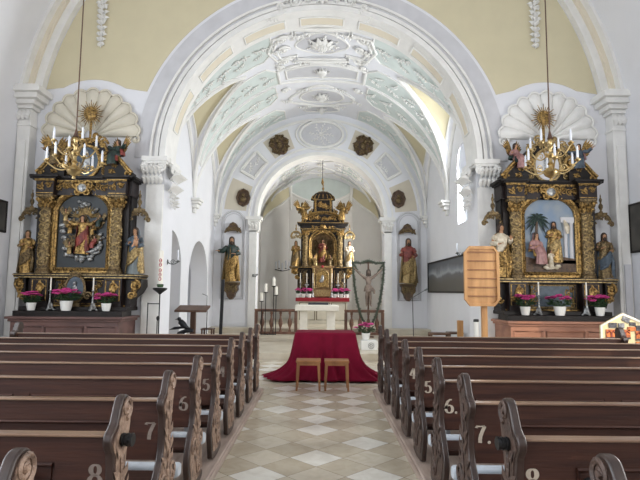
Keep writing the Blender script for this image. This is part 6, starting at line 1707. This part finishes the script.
# ------------------------------------------------------------------ right chancel wall
t = thing('landscape_painting', 'large wide dark landscape painting on the right chancel wall', 'painting', (VR, 15.4, 1.6))
LAND = bpy.data.materials.new('landscape_canvas'); LAND.use_nodes = True
def land_nodes():
    nt = LAND.node_tree; N = nt.nodes; L = nt.links; b = N['Principled BSDF']; b.inputs['Roughness'].default_value = .55
    tc = N.new('ShaderNodeTexCoord'); sp = N.new('ShaderNodeSeparateXYZ'); L.new(tc.outputs['Object'], sp.inputs[0])
    nz = N.new('ShaderNodeTexNoise'); nz.inputs['Scale'].default_value = 1.4; nz.inputs['Detail'].default_value = 6; L.new(tc.outputs['Object'], nz.inputs['Vector'])
    ad = N.new('ShaderNodeMath'); ad.operation = 'MULTIPLY_ADD'; ad.inputs[1].default_value = .45; L.new(nz.outputs['Fac'], ad.inputs[0]); L.new(sp.outputs['Z'], ad.inputs[2])
    rp = N.new('ShaderNodeValToRGB'); e = rp.color_ramp.elements; e[0].position = .2; e[0].color = lin('#57554f'); e[1].position = 1.15; e[1].color = lin('#5d6167')
    for p, c in ((.55, '#5f5d58'), (.72, '#65676a'), (.80, '#9fa4a9'), (.9, '#7b8188')): q = rp.color_ramp.elements.new(p); q.color = lin(c)
    L.new(ad.outputs[0], rp.inputs[0]); L.new(rp.outputs[0], b.inputs['Base Color'])
land_nodes()
m = MB(); m.box(VR-.03, VR-.015, 13.0, 17.9, 1.62, 2.55); m.build('canvas', LAND, t)
m = MB()
for y0, y1, z0, z1 in ((12.96,17.94,1.58,1.63), (12.96,17.94,2.54,2.59), (12.96,13.02,1.58,2.59), (17.88,17.94,1.58,2.59)): m.box(VR-.05, VR, y0, y1, z0, z1)
m.build('frame', M['blackwood'], t, bevel=.005)
sconce('small iron sconce with candle above the landscape painting', (VR,13.6,2.60), (-1,0,0), .16)
bench('low dark wooden bench beside the microphone stand, left of the upright board', 2.75, 3.25, 13.2, .42)
bench('low dark bench behind the upright board, against the right chancel wall', 3.28, 3.66, 13.5, .42)
m = MB(); m.box(3.31, 3.45, 12.6, 12.66, .17, .93); m.box(3.27, 3.49, 12.55, 12.72, .17, .20); tag(m.build('wooden_board', M['oak'], bevel=.006), 'upright light wooden board under the landscape painting', 'board')
t = thing('microphone_stand', 'thin microphone stand with angled boom below the right painted saint', 'microphone stand', (2.68,15.0,.17))
m = MB(); m.tube([(2.68,15,.19), (2.66,15,1.45)], .011, 6); m.build('pole', M['iron'], t)
m = MB(); m.tube([(2.60,15,1.40), (3.02,14.95,1.66)], .010, 6); m.tube([(3.0,14.95,1.645), (3.08,14.94,1.69)], .022, 8); m.build('boom', M['greyiron'], t)
for k in range(3):
    m = MB(); an = 2*pi*k/3+.4; m.tube([(2.68,15,.26), (2.68+.24*cos(an),15+.24*sin(an),.18)], .010, 6); m.build('leg', M['iron'], t)
m = MB(); m.box(1.75, 2.1, 13.5, 13.62, .17, .30); m.box(1.7, 2.14, 13.45, 13.66, .30, .34); tag(m.build('footstool', M['brownwood'], bevel=.006), 'low dark footstool beside the right front pews', 'footstool')
# ------------------------------------------------------------------ daylight
wd = bpy.data.worlds.new('sky'); bpy.context.scene.world = wd; wd.use_nodes = True
bg = wd.node_tree.nodes['Background']
bg.inputs['Color'].default_value = (.9, .95, 1.0, 1); bg.inputs['Strength'].default_value = 1.6
def area(name, loc, direction, sx, sy, power, col=(1,1,1)):
    l = bpy.data.lights.new(name, 'AREA'); l.shape = 'RECTANGLE'; l.size = sx; l.size_y = sy; l.energy = power; l.color = col
    o = bpy.data.objects.new(name, l); C.objects.link(o); o.location = loc
    o.rotation_euler = Vector(direction).to_track_quat('-Z', 'Y').to_euler(); return o
for c, hf, z0, zs in winsL:
    area('daylight_nave_left', (-NW-.05, c, (z0+zs+hf)/2), (1, .1, -.12), hf*2, zs+hf-z0, 130 if c > 6 else 400, (.88,.94,1))
for c, hf, z0, zs in wins:
    area('daylight_nave_right', (NW+.05, c, (z0+zs+hf)/2), (-1, .1, -.12), hf*2, zs+hf-z0, 230 if c < 6 else 190, (1,.97,.93))
area('daylight_chancel', (VR+.1, 13.5, 4.5), (-1, 0, -.1), 1.0, 2.0, 300, (.92,.96,1))
area('daylight_apse', (AW+.1, 20.0, 3.6), (-1, 0, .05), .95, 2.3, 230, (1,.98,.94))
sl = bpy.data.lights.new('sun', 'SUN'); sl.energy = 2.5; sl.angle = radians(.6); sl.color = (1, .78, .5)
so = bpy.data.objects.new('sun', sl); C.objects.link(so); so.rotation_euler = Vector((-.6, .7, -.55)).to_track_quat('-Z', 'Y').to_euler(); so.location = (20, -10, 20)
sc = bpy.context.scene
sc.view_settings.view_transform = 'Standard'; sc.view_settings.look = 'None'; sc.view_settings.gamma = 1; sc.view_settings.use_curve_mapping = False
sc.view_settings.exposure = -0.13
sc.cycles.use_denoising = True; sc.cycles.max_bounces = 8; sc.cycles.diffuse_bounces = 5; sc.cycles.sample_clamp_indirect = 6
